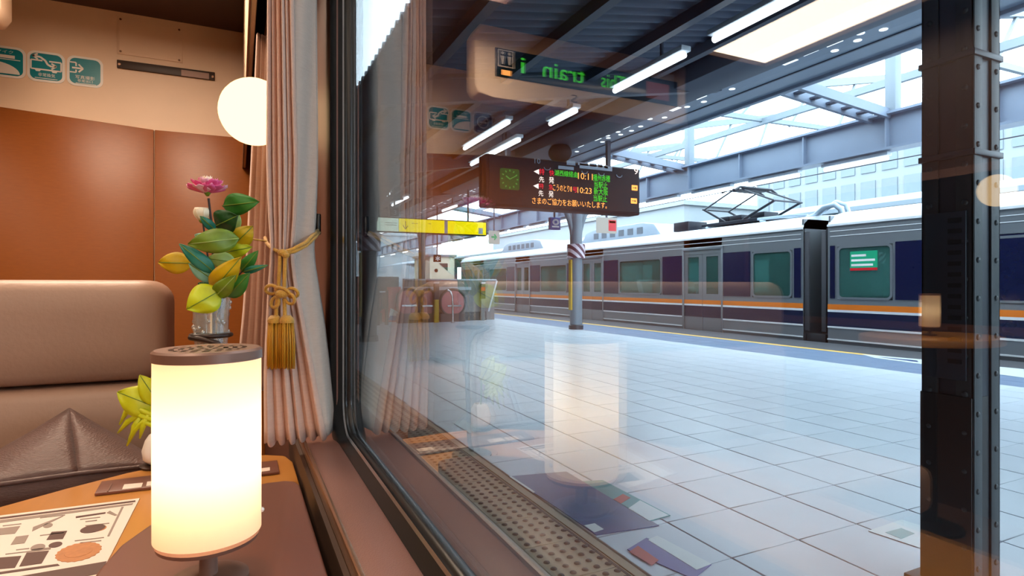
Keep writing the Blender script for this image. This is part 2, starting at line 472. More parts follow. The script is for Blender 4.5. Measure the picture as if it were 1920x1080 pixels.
hatch = wallquad([(220, 101), (342, 118), (342, 52), (220, 30)], YW - .001, .004, 'service_hatch', M_cream, wall_end, .0015)
for p in ((226, 36), (226, 96), (336, 56), (336, 113)):
    q = onY(p[0], p[1], YW - .005); MB().lathe([(.005, 0), (.005, -.002)], q, 10, axis='Y').build('screw', M_edge, hatch)
wallquad([(224, 96.5), (338, 113), (338, 56), (224, 35)], YW - .0045, .001, 'hatch_inset', M_cream, hatch)
slot = wallquad([(220, 128), (403, 152), (403, 137), (220, 113)], YW - .001, .012, 'vent_slot', M_slot, wall_end, .002)
for p in ((224, 120.5), (399, 144)):
    q = onY(p[0], p[1], YW - .013); MB().lathe([(.006, 0), (.006, -.003)], q, 10, axis='Y').build('screw', M_edge, slot)
wallquad([(340, 142), (392, 149), (392, 138), (340, 131)], YW - .0125, .004, 'slot_louvre', M_lampbr, slot)

# pelmet above the window wall
pel = struct('trim_2', 'cream pelmet box above the curtains')
MB().box(.026, .038, .3, YW, CZ + .60, CE).build('pelmet_board', M_cream, pel, bevel=.004)
MB().box(.022, .0265, .3, YW, CZ + .596, CZ + .612).build('pelmet_lip', M_edge, pel, bevel=.002)

# cove lights along both sides of the ceiling, and an added panel brightening the end wall
for k, (x0, x1, y0, y1, lab) in enumerate(((-2.42, -1.99, YA + .1, 2.36, 'long warm cove light over the far side of the aisle'), (-.60, -.28, YA + .1, 1.0, 'long warm cove light over the window seats'),
                                        (-.78, -.16, 1.55, 2.32, 'added ceiling light panel that brightens the end wall'))):
    t = thing('cove_light', lab, 'ceiling light', (x0, .5, CE - .05), 'cove lights')
    MB().box(x0 - .02, x0, y0, y1, CE - .06, CE).box(x1, x1 + .02, y0, y1, CE - .06, CE).box(x0 - .02, x1 + .02, y1, y1 + .02, CE - .06, CE).box(x0 - .02, x1 + .02, y0 - .02, y0, CE - .06, CE).build('trough', M_ceil, t, bevel=.004)
    MB().box(x0, x1, y0, y1, CE - .035, CE - .02).build('diffuser', M_wallfill if k == 2 else M_cove, t)

# stickers on the end wall
def rr2(w_, h_, r, n=6):
    return [(p[0], p[1]) for p in rrect(-w_ / 2, w_ / 2, -h_ / 2, h_ / 2, r, n)]
def sticker(px, py, lab, face, icon):
    c = onY(px, py, YW - .001)
    t = thing('safety_sticker', lab, 'sticker', (c.x, YW, c.z), 'safety stickers on the end wall')
    S = .138
    def at(o, y0, y1, mat, nm, par=t):
        return MB().prism([(c.x + a, c.z + b) for a, b in o], YW - y0, YW - y1, 'Y').build(nm, mat, par)
    at(rr2(S, S, .03), .001, .003, M_swhite, 'border')
    f = at(rr2(S - .02, S - .02, .024), .003, .004, face, 'face')
    def poly(pts, nm='icon', mat=M_swhite): at([(a * S, b * S) for a, b in pts], .004, .0048, mat, nm, f)
    def line(pts, w_, nm='icon'):
        m = MB()
        for p, q in zip(pts, pts[1:]):
            m.bar((c.x + p[0] * S, YW - .0045, c.z + p[1] * S), (c.x + q[0] * S, YW - .0045, c.z + q[1] * S), w_ * S, .0008, up=(0, 1, 0))
        m.build(nm, M_swhite, f)
    if icon == 'bus':
        line([(-.10, .19), (-.40, .19), (-.40, -.10), (.40, -.10), (.40, .19), (.08, .19)], .045)
        line([(-.36, .33), (-.15, .30), (-.02, .20), (.04, .08), (.14, .03), (.26, .05)], .06)
        line([(-.22, .40), (-.36, .33), (-.22, .22)], .05); line([(.14, .13), (.27, .05), (.14, -.06)], .05)
        poly([(-.30, -.12), (-.14, -.12), (-.17, -.17), (-.27, -.17)]); poly([(.14, -.12), (.30, -.12), (.27, -.17), (.17, -.17)])
        text('非常換気', (c.x - .21 * S, c.z - .33 * S, c.x + .24 * S, c.z - .21 * S), M_swhite, f, Y=YW - .0046)
        line([(-.30, -.385), (.30, -.385)], .02)
    elif icon == 'exit':
        line([(-.42, .27), (-.25, .27), (-.25, .15)], .04); line([(-.42, -.06), (-.25, -.06), (-.25, .03)], .04)
        line([(-.36, .09), (-.08, .09)], .055); line([(-.18, .22), (-.06, .09), (-.18, -.04)], .05)
        text('写真撮影', (c.x - .27 * S, c.z - .26 * S, c.x + .27 * S, c.z - .14 * S), M_swhite, f, Y=YW - .0046)
        text('非常出口', (c.x - .21 * S, c.z - .37 * S, c.x + .21 * S, c.z - .27 * S), M_swhite, f, Y=YW - .0046)
        line([(-.26, -.41), (.30, -.41)], .018)
    elif icon == 'phone':
        text('マイク', (c.x - .25 * S, c.z + .27 * S, c.x + .18 * S, c.z + .37 * S), M_swhite, f, Y=YW - .0046)
        line([(-.25, .17), (.22, .17)], .10); line([(-.34, .08), (.36, .08)], .025)
        poly([(-.4, -.38)] + [(-.4 + .75 * math.sin(R(a)), -.38 + .38 * math.cos(R(a))) for a in range(0, 91, 10)])  # white glare painted as a flat shape
    else:
        line([(.26 * math.cos(R(a)), .05 + .26 * math.sin(R(a))) for a in range(0, 361, 20)], .05)
        line([(-.18, .23), (.18, -.13)], .05); line([(-.17, .04), (.14, .04)], .07)
        line([(-.26, -.36), (.26, -.36)], .05)
    return t
sticker(160, 135, 'teal sticker with an arrow leaving an open bracket, next to the hatch', M_teal, 'exit')
sticker(87, 126, 'teal sticker with a carriage outline crossed by a curving double arrow', M_teal, 'bus')
sticker(12, 116, 'teal sticker with white glare painted over its lower half', M_teal, 'phone')
sticker(-66, 106, 'maroon sticker with a crossed-out cigarette ring', M_maroon, 'nosmoke')

# information display hung from the ceiling (seen mirrored in the window)
YD = 2.66
xr, xl = 2 * GX - onY(890, 100, YD).x, 2 * GX - onY(1285, 100, YD).x
zt, zb = CE, onY(895, 178, YD).z
disp = thing('information_display', 'cream ceiling display reading This train in green letters, mirrored in the window', 'display', (xr, YD, zb))
MB().prism([(xl, zt), (xl, zb + .05), (xl + .03, zb + .015), (xl + .10, zb), (xr - .10, zb), (xr - .02, zb + .015), (xr, zb + .05), (xr, zt - .05), (xr - .03, zt), ], YD, YD + .12, 'Y').build('housing', M_dispcream, disp, bevel=.008)
W = xr - xl; H = zt - zb
scr = MB().box(xl + .05 * W, xr - .08 * W, YD - .006, YD, zb + .30 * H, zt - .30 * H).build('screen', M_dscreen, disp, bevel=.003)
for s_, a_, b_ in (('This', .33, .45), ('train', .53, .72), ('i', .80, .815)):
    text(s_, (xl + a_ * W, zb + .40 * H, xl + b_ * W, zb + .62 * H), M_led_g, scr, Y=YD - .008)
ic = MB().box(xr - .155 * W, xr - .09 * W, YD - .009, YD - .006, zb + .44 * H, zb + .68 * H).build('toilet_icon', M_swhite, scr)
MB().box(xr - .150 * W, xr - .095 * W, YD - .0095, YD - .009, zb + .455 * H, zb + .665 * H).build('icon_ground', M_dscreen, ic)
for s in (-1, 1):
    cx = xr - .1225 * W + s * .014 * W; cz = zb + .56 * H
    MB().lathe([(.008, 0), (.008, -.002)], (cx, YD - .0095, cz + .026), 10, axis='Y').prism([(cx - .004, cz - .03), (cx + .004, cz - .03), (cx + .010, cz + .012), (cx - .010, cz + .012)], YD - .0115, YD - .0095, 'Y').build('figure', M_swhite, ic)
MB().box(xr - .142 * W, xr - .105 * W, YD - .009, YD - .006, zb + .33 * H, zb + .40 * H).build('indicator_lamp', M_led_o, scr)
MB().box(xl + .10 * W, xl + .22 * W, YD - .009, YD - .006, zb + .36 * H, zb + .62 * H).build('red_panel', em('display_red', (.5, .10, .07), .6), scr)
text('S', (xl + .56 * W, zb + .10 * H, xl + .59 * W, zb + .22 * H), M_slot, disp, Y=YD - .002)

# globe lamps on the walls
def globe(x, y, z, wallx, lab):
    t = thing('globe_lamp', lab, 'lamp', (wallx, y, z - .065), 'opal globe wall lamps')
    s = 1 if wallx > x else -1
    MB().ell((x, y, z), .065, .065, .065, 32, 20).build('globe', M_globe, t, smooth=180)
    MB().lathe([(.026, 0), (.028, .006), (.020, .012)], (x + s * .062, y, z), 20, axis='X').build('collar', M_edge, t, smooth=40)
    MB().lathe([(.011, 0), (.011, abs(wallx - x) - .07)], (min(x + s * .07, wallx), y, z), 14, axis='X').build('arm', M_edge, t, smooth=40)
    MB().lathe([(.035, -.008), (.035, 0)], (wallx if s > 0 else wallx + .008, y, z), 24, axis='X').build('wall_plate', M_edge, t, smooth=40)
g = onY(477, 210, 1.25)
globe(g.x, g.y, g.z, IX, 'glowing opal globe lamp on the wall behind the tied curtain')
gv = onD(1868, 357, 2.35)
globe(2 * GX - gv.x, gv.y, gv.z, -2.70, 'glowing opal globe lamp on the wall across the aisle')

# ================================================================== SEAT AND CUSHION
YB = 1.30
xe = onY(312, 640, YB).x
bench = thing('bench_seat', 'beige leather bench seat with high padded back', 'seat', (-.6, YB, FL))
def pad(x0, x1, z0, z1, y0, y1, r, nm, parent):
    """padded panel: rounded outline swelling towards the sitter"""
    m = MB(); o = [(a, b) for a, b in rrect(x0, x1, z0, z1, r, 6)]
    cx, cz = (x0 + x1) / 2, (z0 + z1) / 2
    rings = []
    for ins, y in ((0, y1), (0, y0 + .03), (.006, y0 + .012), (.02, y0 + .002), (.06, y0 - .004)):
        rings.append([(cx + (a - cx) * (1 - ins / (x1 - x0) * 2), y, cz + (b - cz) * (1 - ins / (z1 - z0) * 2)) for a, b in o])
    n = len(o); vs_ = [p for r_ in rings for p in r_]
    fs = [(i * n + j, i * n + (j + 1) % n, (i + 1) * n + (j + 1) % n, (i + 1) * n + j) for i in range(len(rings) - 1) for j in range(n)]
    fs += [tuple(range(n - 1, -1, -1)), tuple((len(rings) - 1) * n + j for j in range(n))]
    return m.add(vs_, fs).build(nm, M_leather, parent, smooth=50)
zt_, zm = onY(200, 525, YB).z, CZ - .187
pad(-1.30, xe, zm + .003, zt_, YB, YB + .16, .045, 'headrest_pad', bench)
pad(-1.30, xe + .02, CZ - .50, zm - .003, YB - .01, YB + .16, .02, 'backrest_pad', bench)
MB().box(-1.30, xe + .02, .86, YB, CZ - .58, CZ - .46).build('seat_pad', M_leather, bench, bevel=.03, seg=3)
MB().box(-1.28, xe, .92, YB + .16, FL, CZ - .58).build('seat_base', M_console, bench, bevel=.01)
MB().box(-1.30, xe - .02, YB + .16, YB + .19, FL, zt_ - .03).build('back_shell', M_console, bench, bevel=.008)

# satin cushion: pointed top, ridge running down to the piping
A = onY(130, 766, 1.19); Bp = onY(146, 888, 1.02)
cu = thing('cushion', 'dark brown satin cushion with a peaked top behind the table', 'cushion', (A.x, 1.12, CZ - .46))
Lf = onY(-95, 905, 1.16); Rt = onY(285, 858, 1.19); PL = onY(-95, 922, 1.0); PR = onY(300, 872, 1.05)
def bulge(p, q, r_, s, amt):
    def fn(u, v):
        a = p.lerp(q, u); b = s.lerp(r_, u); c_ = a.lerp(b, v)
        k = amt * math.sin(math.pi * min(max(u, 0), 1)) ** .6 * math.sin(math.pi * v) ** .6
        return c_ + Vector((0, -.5, .85)) * k
    return fn
m = MB()
m.grid(bulge(Lf, A, Bp, PL, .018), 14, 10)
m.grid(bulge(A, Rt, PR, Bp, .016), 14, 10)
m.build('cover', M_cushion, cu, smooth=40, solid=.003)
def lowfn(u, v):
    top = PL.lerp(Bp, u * 2) if u < .5 else Bp.lerp(PR, u * 2 - 1)
    return top + Vector((0, -.030 * math.sin(math.pi * v) + .10 * v, -.19 * v))
MB().grid(lowfn, 24, 8).build('lower_cover', M_cushion, cu, smooth=60, solid=.003)
def backfn(u, v):
    top = Lf.lerp(A, u * 2) if u < .5 else A.lerp(Rt, u * 2 - 1)
    bz = CZ - .455
    return Vector((top.x, top.y + .04 * math.sin(math.pi * v), lerp(top.z, bz, v)))
MB().grid(backfn, 16, 8).build('back_cover', M_cushion, cu, smooth=60, solid=.003)
for sgn, hi, lo in ((0, Lf, PL), (1, Rt, PR)):
    def sidefn(u, v, hi=hi, lo=lo, sgn=sgn):
        f_ = Vector(lowfn(float(sgn), v)); b_ = Vector(backfn(float(sgn), v)); c_ = f_.lerp(b_, u)
        return c_ + Vector(((1 if sgn else -1) * .02 * math.sin(math.pi * u) * math.sin(math.pi * v), 0, 0))
    MB().grid(sidefn, 8, 8).build('side_cover', M_cushion, cu, smooth=60, solid=.003)
MB().tube([PL, PL.lerp(Bp, .5), Bp, Bp.lerp(PR, .5), PR], .0035, 8).build('piping', M_cushion, cu, smooth=60)

# ================================================================== TABLE
ZT = CZ - .260
tab = thing('console_table', 'honey-coloured wooden table with a rounded end under the window', 'table', (-.1, .4, FL))
out = [(.074, -.5), (.074, .91), (.066, .945), (.04, .963), (-.03, .972), (-.09, .972), (-.14, .952), (-.20, .912), (-.26, .865), (-.31, .80), (-.345, .72), (-.36, .62), (-.36, -.5)]
MB().prism(out, ZT - .028, ZT).build('tabletop', M_wood, tab, bevel=.004)
MB().lathe([(.14, FL), (.14, FL + .012), (.03, FL + .03), (.028, ZT - .05), (.07, ZT - .028)], (-.1, .35, 0), 24).build('pedestal', M_darkmetal, tab, smooth=40)
con = thing('lamp_console', 'dark brown raised console with rounded corners under the glowing lamp', 'console', (0, .4, ZT))
ZC = CZ - .226
out = [(.064, -.45), (.064, .695), (.060, .710), (.050, .717), (.030, .718), (-.015, .704), (-.050, .675), (-.075, .640), (-.092, .600), (-.100, .555), (-.103, .50), (-.103, -.45)]
MB().prism(out, ZT, ZC).build('console_body', M_console, con, bevel=.003, seg=3)

# menu sheet with prints
zq = ZT + .0012
menu = thing('menu_sheet', 'printed white menu sheet with brown pictures on the wooden table', 'menu', (-.2, .7, ZT))
def tq(px, py, dz=0): return onZ(px, py, zq + dz)
mA, mB_, = tq(262, 934), tq(-60, 974)
mC, mD = tq(172, 1110), tq(-200, 1150)
def mp_(u, v, dz=0):   # u along the top edge from the right corner, v towards the reader
    a = mA.lerp(mB_, u); b = mC.lerp(mD, u); p = a.lerp(b, v); return Vector((p.x, p.y, zq + dz))
MB().slab([mp_(0, 0), mp_(1, 0), mp_(1, 1), mp_(0, 1)], (0, 0, -1), .001).build('sheet', M_paper, menu)
def mprint(pts, mat, nm='printed_picture', dz=.0004):
    m = MB().slab([Vector((p.x, p.y, zq + dz)) for p in pts], (0, 0, -1), .0003); return m.build(nm, mat, menu)
def tri(*pp): return [onZ(a, b, zq + .0004) for a, b in pp]
mprint(tri((0, 970), (254, 938), (254, 940.5), (0, 973)), M_pbrown, 'border_line')
mprint(tri((0, 975), (250, 943), (248, 946), (0, 980)), M_pgrey, 'border_line')
mprint(tri((97, 997), (126, 995), (118, 1010), (87, 1012)), M_pbrown)
mprint(tri((50, 1036), (92, 1032), (78, 1056), (36, 1062)), M_pbrown)
mprint(tri((-10, 1046), (40, 1042), (28, 1064), (-20, 1068)), M_pbrown)
mprint(tri((-5, 991), (38, 986), (28, 1000), (-5, 1003)), M_pgrey)
mprint(tri((30, 1006), (54, 1003), (46, 1018), (20, 1021)), M_pgrey)
def pell(cx, cy, a, b, sk=-.18, n=22, scal=0):
    return [onZ(cx + a * math.cos(2 * math.pi * i / n) * (1 + (scal if i % 2 else 0)), cy + b * math.sin(2 * math.pi * i / n) * (1 + (scal if i % 2 else 0)) + sk * a * math.cos(2 * math.pi * i / n), zq + .0004) for i in range(n)]
mprint(pell(174, 991, 24, 7), M_pbrown); mprint(pell(186, 990, 14, 5), M_ptan, dz=.0003)
mprint(pell(104, 1021, 13, 5), M_pbrown); mprint(pell(71, 1026, 14, 6), M_pgrey)
mprint(pell(90, 985, 9, 4), M_pgrey)
mprint(pell(147, 1035, 42, 16, -.2, 40, .06), M_ptan, 'doily_picture')
mprint(pell(147, 1035, 26, 9, -.2, 30, .05), M_ptan, 'doily_picture', .0006)
mprint(tri((142, 968), (198, 960), (198, 962.5), (142, 971)), M_pbrown, 'printed_line')
mprint([onZ(a, b, zq) for a, b in ((200, 962), (206, 958), (220, 966), (216, 967.5))], M_pgrey)
for (x0, y0, x1) in ((150, 973, 188), (160, 977, 182), (160, 985, 205), (140, 1013, 195), (150, 1017, 190), (75, 970, 122), (5, 985, 40), (30, 1030, 55), (96, 1030, 60), (75, 1003, 120), (10, 1038, 95)):
    if x1 < x0: x0, x1 = x1, x0
    s = -.115
    mprint(tri((x0, y0), (x1, y0 + s * (x1 - x0)), (x1, y0 + s * (x1 - x0) + 1.4), (x0, y0 + 1.4)), M_pgrey, 'printed_line')
for (a, b, c_, d) in (((62, 988), (120, 966), (118, 968), (60, 996)), ((228, 950), (232, 950), (205, 1005), (201, 1005))):
    mprint(tri(a, b, c_, d), M_pgrey, 'printed_line')
mprint(tri((-20, 1075), (108, 1057), (112, 1060), (-20, 1079)), M_pbrown, 'border_line')
mprint(tri((-20, 1090), (200, 1052), (190, 1074), (-30, 1120)), M_pbrown, 'footer_band')

# ticket tray strip behind the lamp
card = thing('card_strip', 'dark brown card strip with pale windows lying behind the lamp', 'card', (0, .78, ZT))
MB().slab([onZ(177, 925, ZT + .004), onZ(524, 884, ZT + .004), onZ(520, 862, ZT + .004), onZ(190, 902, ZT + .004)], (0, 0, -1), .0038).build('strip', M_console, card, bevel=.001)
for q in (((229, 917), (265, 913), (268, 905), (233, 908)), ((274, 911), (320, 906), (320, 898), (276, 903)), ((470, 887), (506, 882), (506, 876), (470, 880))):
    MB().slab([onZ(a, b, ZT + .0048) for a, b in q], (0, 0, -1), .0007).build('pale_window', M_paper, card)
MB().slab([onZ(a, b, ZT + .0048) for a, b in ((200, 921), (203, 921), (211, 906), (208, 906))], (0, 0, -1), .0007).build('printed_mark', M_lampbr, card)

# ================================================================== TABLE LAMP
def table_lamp(x, y, zbase, lab, watts):
    t = thing('table_lamp', lab, 'lamp', (x, y, zbase), 'table lamps with opal drum shades')
    zb_, zt2 = zbase + .039, zbase + .170
    r = .0368
    MB().lathe([(.0001, 0), (.026, 0), (.028, .002), (.028, .0045), (.020, .007), (.0001, .008)], (x, y, zbase), 32).build('foot', M_lampbr, t, smooth=50)
    MB().lathe([(.0065, .006), (.006, .034)], (x, y, zbase), 20).build('neck', M_lampbr, t, smooth=50)
    MB().lathe([(.0001, 0), (r - .002, 0), (r - .001, .003), (.0001, .004)], (x, y, zb_ - .006), 40).build('base_plate', M_lampbr, t, smooth=50)
    m = MB(); n = 64
    vs_ = [(x + r * math.cos(2 * math.pi * k / n), y + r * math.sin(2 * math.pi * k / n), z) for z in (zb_, zt2) for k in range(n)]
    m.add(vs_, [(k, (k + 1) % n, n + (k + 1) % n, n + k) for k in range(n)]).build('shade', M_shade, t, smooth=60)
    # perforated cap: a ring of real holes
    m = MB(); rc = r + .0008; zc0, zc1 = zt2, zt2 + .008
    rings = [.0, .0035, .0072, .0102, .0138, .0166, .0202, .0230, .0266, .0315, rc - .002]
    seg = 96
    top = []
    for i in range(1, len(rings)):
        for k in range(seg):
            is_slot = (i % 2 == 0) and i <= 8 and (k % {2: 16, 4: 10, 6: 7, 8: 5}.get(i, 4) < {2: 8, 4: 6, 6: 4, 8: 3}.get(i, 2))
            if is_slot: continue
            a0, a1 = 2 * math.pi * k / seg, 2 * math.pi * (k + 1) / seg
            r0, r1 = rings[i - 1], rings[i]
            if r0 < 1e-6:
                m.add([(x, y, zc1), (x + r1 * math.cos(a0), y + r1 * math.sin(a0), zc1), (x + r1 * math.cos(a1), y + r1 * math.sin(a1), zc1)], [(0, 1, 2)])
            else:
                m.add([(x + rr_ * math.cos(a), y + rr_ * math.sin(a), zc1) for rr_, a in ((r0, a0), (r1, a0), (r1, a1), (r0, a1))], [(0, 1, 2, 3)])
    m.build('cap_top', M_lampbr, t)
    MB().lathe([(.0001, 0), (rc - .003, 0)], (x, y, zc1 - .0012), 48).build('added_slot_disc', M_shade, t)  # translucent disc added beneath the cap so its slots look lit
    m = MB(); prof = [(rc - .002, zc1), (rc, zc1 - .0015), (rc, zc0), (rc - .003, zc0)]
    vs_ = [(x + q * math.cos(2 * math.pi * k / seg), y + q * math.sin(2 * math.pi * k / seg), z) for q, z in prof for k in range(seg)]
    m.add(vs_, [(i * seg + k, i * seg + (k + 1) % seg, (i + 1) * seg + (k + 1) % seg, (i + 1) * seg + k) for i in range(3) for k in range(seg)]).build('cap_rim', M_lampbr, t, smooth=50)
    MB().lathe([(.0001, zbase + .07), (.010, zbase + .072), (.010, zbase + .085), (.0001, zbase + .085)], (x, y, 0), 20).build('bulb_holder', M_white, t, smooth=40)
    MB().ell((x, y, zbase + .108), .014, .014, .020, 20, 12).build('bulb', M_bulb, t, smooth=180)
    MB().ell((x + r, y - .004, zb_ + .012),   .002, .002, .002, 12, 8).build('switch_stud', M_white, t, smooth=180)
    li = bpy.data.lights.new('bulb_light', 'POINT'); li.energy = watts; li.color = (1.0, .57, .36); li.shadow_soft_size = .021
    lo = bpy.data.objects.new('bulb_light', li); C.objects.link(lo); lo.location = (x, y, zbase + .108)
    lo.parent = t; lo.matrix_parent_inverse = wmat(t).inverted()
    return t
lp = onD(391, 534, .438)
table_lamp(lp.x, lp.y, ZC, 'glowing drum table lamp standing on the dark console', 1.2)
lv = onD(1742, 578, 2.456)
ox, oy = 2 * GX - lv.x, lv.y
zo = CZ - .215
tb = thing('side_table', 'small wooden table across the aisle carrying the other lamp', 'table', (ox, oy, FL))
MB().prism([(ox + .30 * math.cos(R(a)), oy + .24 * math.sin(R(a))) for a in range(0, 360, 12)], zo - .03, zo).build('tabletop', M_wood, tb, bevel=.004)
MB().lathe([(.12, FL), (.12, FL + .012), (.028, FL + .03), (.025, zo - .03)], (ox, oy, 0), 20).build('pedestal', M_darkmetal, tb, smooth=40)
table_lamp(ox, oy, zo, 'glowing drum table lamp on the small table across the aisle', 1.5)

# ================================================================== VASES AND FLOWERS
DV = .728
vb = onD(396, 640, DV)
hold = thing('vase_holder', 'dark bronze ring holder on a curved stem behind the lamp', 'holder', (vb.x, vb.y, ZT))
zr = onD(396, 628, DV).z
MB().tube([(vb.x + .0225 * math.cos(R(a)), vb.y + .0225 * math.sin(R(a)), zr) for a in range(0, 360, 15)], .0028, 8, True).build('ring', M_darkmetal, hold, smooth=60)
pth = [Vector((vb.x - .0225, vb.y - .008, zr - .002)), Vector((vb.x - .01, vb.y - .0265, zr - .003)), Vector((vb.x + .008, vb.y - .030, zr - .008)), Vector((vb.x + .018, vb.y - .032, zr - .022)), Vector((vb.x + .020, vb.y - .032, zr - .06)), Vector((vb.x + .012, vb.y - .02, ZT + .03)), Vector((vb.x, vb.y, ZT + .006))]
MB().tube(pth, .0034, 8).build('stem', M_darkmetal, hold, smooth=60)
MB().lathe([(.030, 0), (.030, .004), (.004, .008)], (vb.x, vb.y, ZT), 28).build('foot', M_darkmetal, hold, smooth=40)
vz = onD(396, 553, DV).z
vase = thing('glass_vase', 'clear textured glass vase held in the bronze ring', 'vase', (vb.x, vb.y, vz - .125))
prof = [(.0001, vz - .125), (.013, vz - .125), (.016, vz - .09), (.0195, vz - .05), (.0205, vz - .02), (.0228, vz), (.0208, vz), (.0185, vz - .02), (.0175, vz - .05), (.014, vz - .09), (.011, vz - .118), (.0001, vz - .118)]
MB().lathe(prof, (vb.x, vb.y, 0), 24).build('glass_body', M_vase, vase, smooth=60)
bl = MB()
for k in range(46):
    a = random.uniform(0, 6.28); z = vz - random.uniform(.005, .10); rr_ = interp([(vz, .0228), (vz - .02, .0205), (vz - .05, .0195), (vz - .09, .016), (vz - .125, .013)], z)[0]
    bl.ell((vb.x + rr_ * math.cos(a), vb.y + rr_ * math.sin(a), z), .0025, .0025, .003, 8, 5)
bl.build('glass_bosses', M_vase, vase, smooth=180)

flo = thing('flower_arrangement', 'pink rose and white bud among green and yellow leaves in the glass vase', 'flowers', (vb.x, vb.y, vz - .11))
def leaf(p0, p1, wpx, mat, parent, d0=DV, d1=None, curl=.15, nm='leaf', tipr=1.0):
    d1 = d0 if d1 is None else d1
    a = onD(p0[0], p0[1], d0); b = onD(p1[0], p1[1], d1)
    w_ = wpx * d0 / F; ax = b - a; L_ = ax.length; ax.normalize()
    view = (a - Vector((0, 0, CZ))).normalized()
    side = ax.cross(view).normalized(); nrm = side.cross(ax).normalized()
    if nrm.dot(view) > 0: nrm = -nrm
    def fn(u, v):
        t = v; prof_ = (math.sin(math.pi * t ** .85) ** .75) * (1 - .15 * t) if tipr else math.sin(math.pi * t)
        s = (u - .5) * w_ * max(.04, prof_)
        bend = curl * L_ * (math.sin(math.pi * t)) - abs(u - .5) * 2 * w_ * .10 * prof_
        wav = .04 * w_ * math.sin(t * 9 + u * 5)
        return a + ax * L_ * t + side * s + nrm * (bend + wav)
    o = MB().grid(fn, 6, 10).build(nm, mat, parent, smooth=180, solid=.0006)
    vein = MB().tube([fn(.5, k / 8) + nrm * .0006 for k in range(9)], [.0006] * 8 + [.0002], 5)
    vein.build('vein', LG['olive'] if mat is not LG['olive'] else LG['pale'], o, smooth=180)
    return o
leaves = [((418, 386), (486, 378), 36, 'green', -.02), ((404, 424), (446, 404), 42, 'dark', -.03), ((404, 432), (375, 405), 15, 'teal', -.035),
          ((432, 432), (448, 400), 22, 'pale', 0), ((438, 460), (474, 424), 34, 'yellow', -.005), ((448, 447), (352, 458), 40, 'olive', -.05),
          ((420, 474), (473, 463), 26, 'lime', .0), ((404, 512), (336, 457), 24, 'teal', -.045), ((402, 526), (354, 494), 24, 'mint', -.04),
          ((360, 494), (297, 492), 36, 'yellow', -.01), ((442, 492), (388, 484), 28, 'pale', -.03), ((398, 545), (452, 482), 38, 'yellow', -.04),
          ((452, 508), (484, 470), 20, 'green', -.02), ((456, 510), (503, 497), 12, 'teal', -.02), ((426, 556), (468, 512), 30, 'green', -.03),
          ((404, 556), (442, 516), 28, 'olive', -.045), ((412, 545), (350, 580), 50, 'lime', -.05), ((400, 455), (365, 440), 18, 'mint', 0),
          ((395, 548), (372, 530), 22, 'dark', -.01), ((410, 440), (440, 452), 34, 'olive', -.02), ((400, 540), (430, 505), 30, 'dark', .01)]
for (p0, p1, w_, mn, dd) in leaves:
    leaf(p0, p1, w_ * 1.22, LG[mn], flo, DV + dd * .6, DV + dd)
P = lambda px, py, d=DV: onD(px, py, d)
MB().tube([P(399, 640), P(398, 560), P(400, 500), P(398, 430), P(391, 372)], .0016, 6).build('stem', M_stem, flo, smooth=60)
MB().tube([P(402, 640), P(400, 540), P(386, 460), P(380, 412)], .0012, 6).build('stem', M_stem, flo, smooth=60)
MB().tube([P(404, 640), P(410, 540), P(440, 460), P(470, 448), P(500, 452)], .0012, 6).build('stem', M_gold, flo, smooth=60)
MB().tube([P(400, 600), P(388, 520), P(362, 492)], .0012, 6).build('stem', M_stem, flo, smooth=60)
MB().tube([P(405, 600), P(425, 540), P(455, 508)], .0012, 6).build('stem', M_stem, flo, smooth=60)
rc = P(389, 362)
rose = MB().lathe([(.0015, -.004), (.004, .0), (.005, .004)], rc, 10).build('rose', LG['olive'], flo, smooth=60)
def petal(c, az, tilt, L_, w_, mat, cup=.35):
    d = Vector((math.cos(az), math.sin(az), 0)); s = Vector((-math.sin(az), math.cos(az), 0)); u = Vector((0, 0, 1))
    def fn(a, t):
        wd = w_ * (math.sin(math.pi * (.12 + .80 * t)) ** .7)
        x = (a - .5) * wd
        out_ = L_ * t * math.cos(tilt); up = L_ * t * math.sin(tilt) + cup * L_ * t * t * .4 + abs(a - .5) ** 2 * w_ * .5 + .0007 * math.sin(a * 11 + az * 3)
        return Vector(c) + d * out_ + s * x + u * up
    return MB().grid(fn, 6, 6).build('petal', mat, rose, smooth=180, solid=.0004)
for k in range(9): petal(rc + Vector((0, 0, .000)), 2 * math.pi * k / 9 + random.uniform(-.1, .1), R(8 + random.uniform(-6, 8)), .0235, .020, M_pink if k % 3 else M_pinkp)
for k in range(9): petal(rc + Vector((0, 0, .003)), 2 * math.pi * (k + .5) / 9, R(22 + random.uniform(-6, 6)), .020, .017, M_pink if k % 3 else M_pinkp)
for k in range(6): petal(rc + Vector((0, 0, .005)), 2 * math.pi * k / 6 + .3, R(42), .014, .013, M_pink if k % 2 else M_pinkp)
for k in range(5): petal(rc + Vector((0, 0, .006)), 2 * math.pi * k / 5, R(66), .013, .010, M_pwhite)
bud0 = P(379, 414)
bud = MB().lathe([(.002, -.003), (.004, 0), (.0045, .003)], bud0, 10).build('white_bud', LG['olive'], flo, smooth=60)
for k in range(7):
    az = 2 * math.pi * k / 7
    d = Vector((math.cos(az), math.sin(az), 0)); s = Vector((-d.y, d.x, 0))
    def fn(a, t, d=d, s=s):
        wd = .011 * math.sin(math.pi * (.15 + .7 * t)) ** .6
        return bud0 + d * (.0035 + .0065 * math.sin(t * 2.2)) + s * (a - .5) * wd + Vector((0, 0, .016 * t)) - d * abs(a - .5) * .003
    MB().grid(fn, 4, 6).build('petal', M_pwhite, bud, smooth=180, solid=.0004)

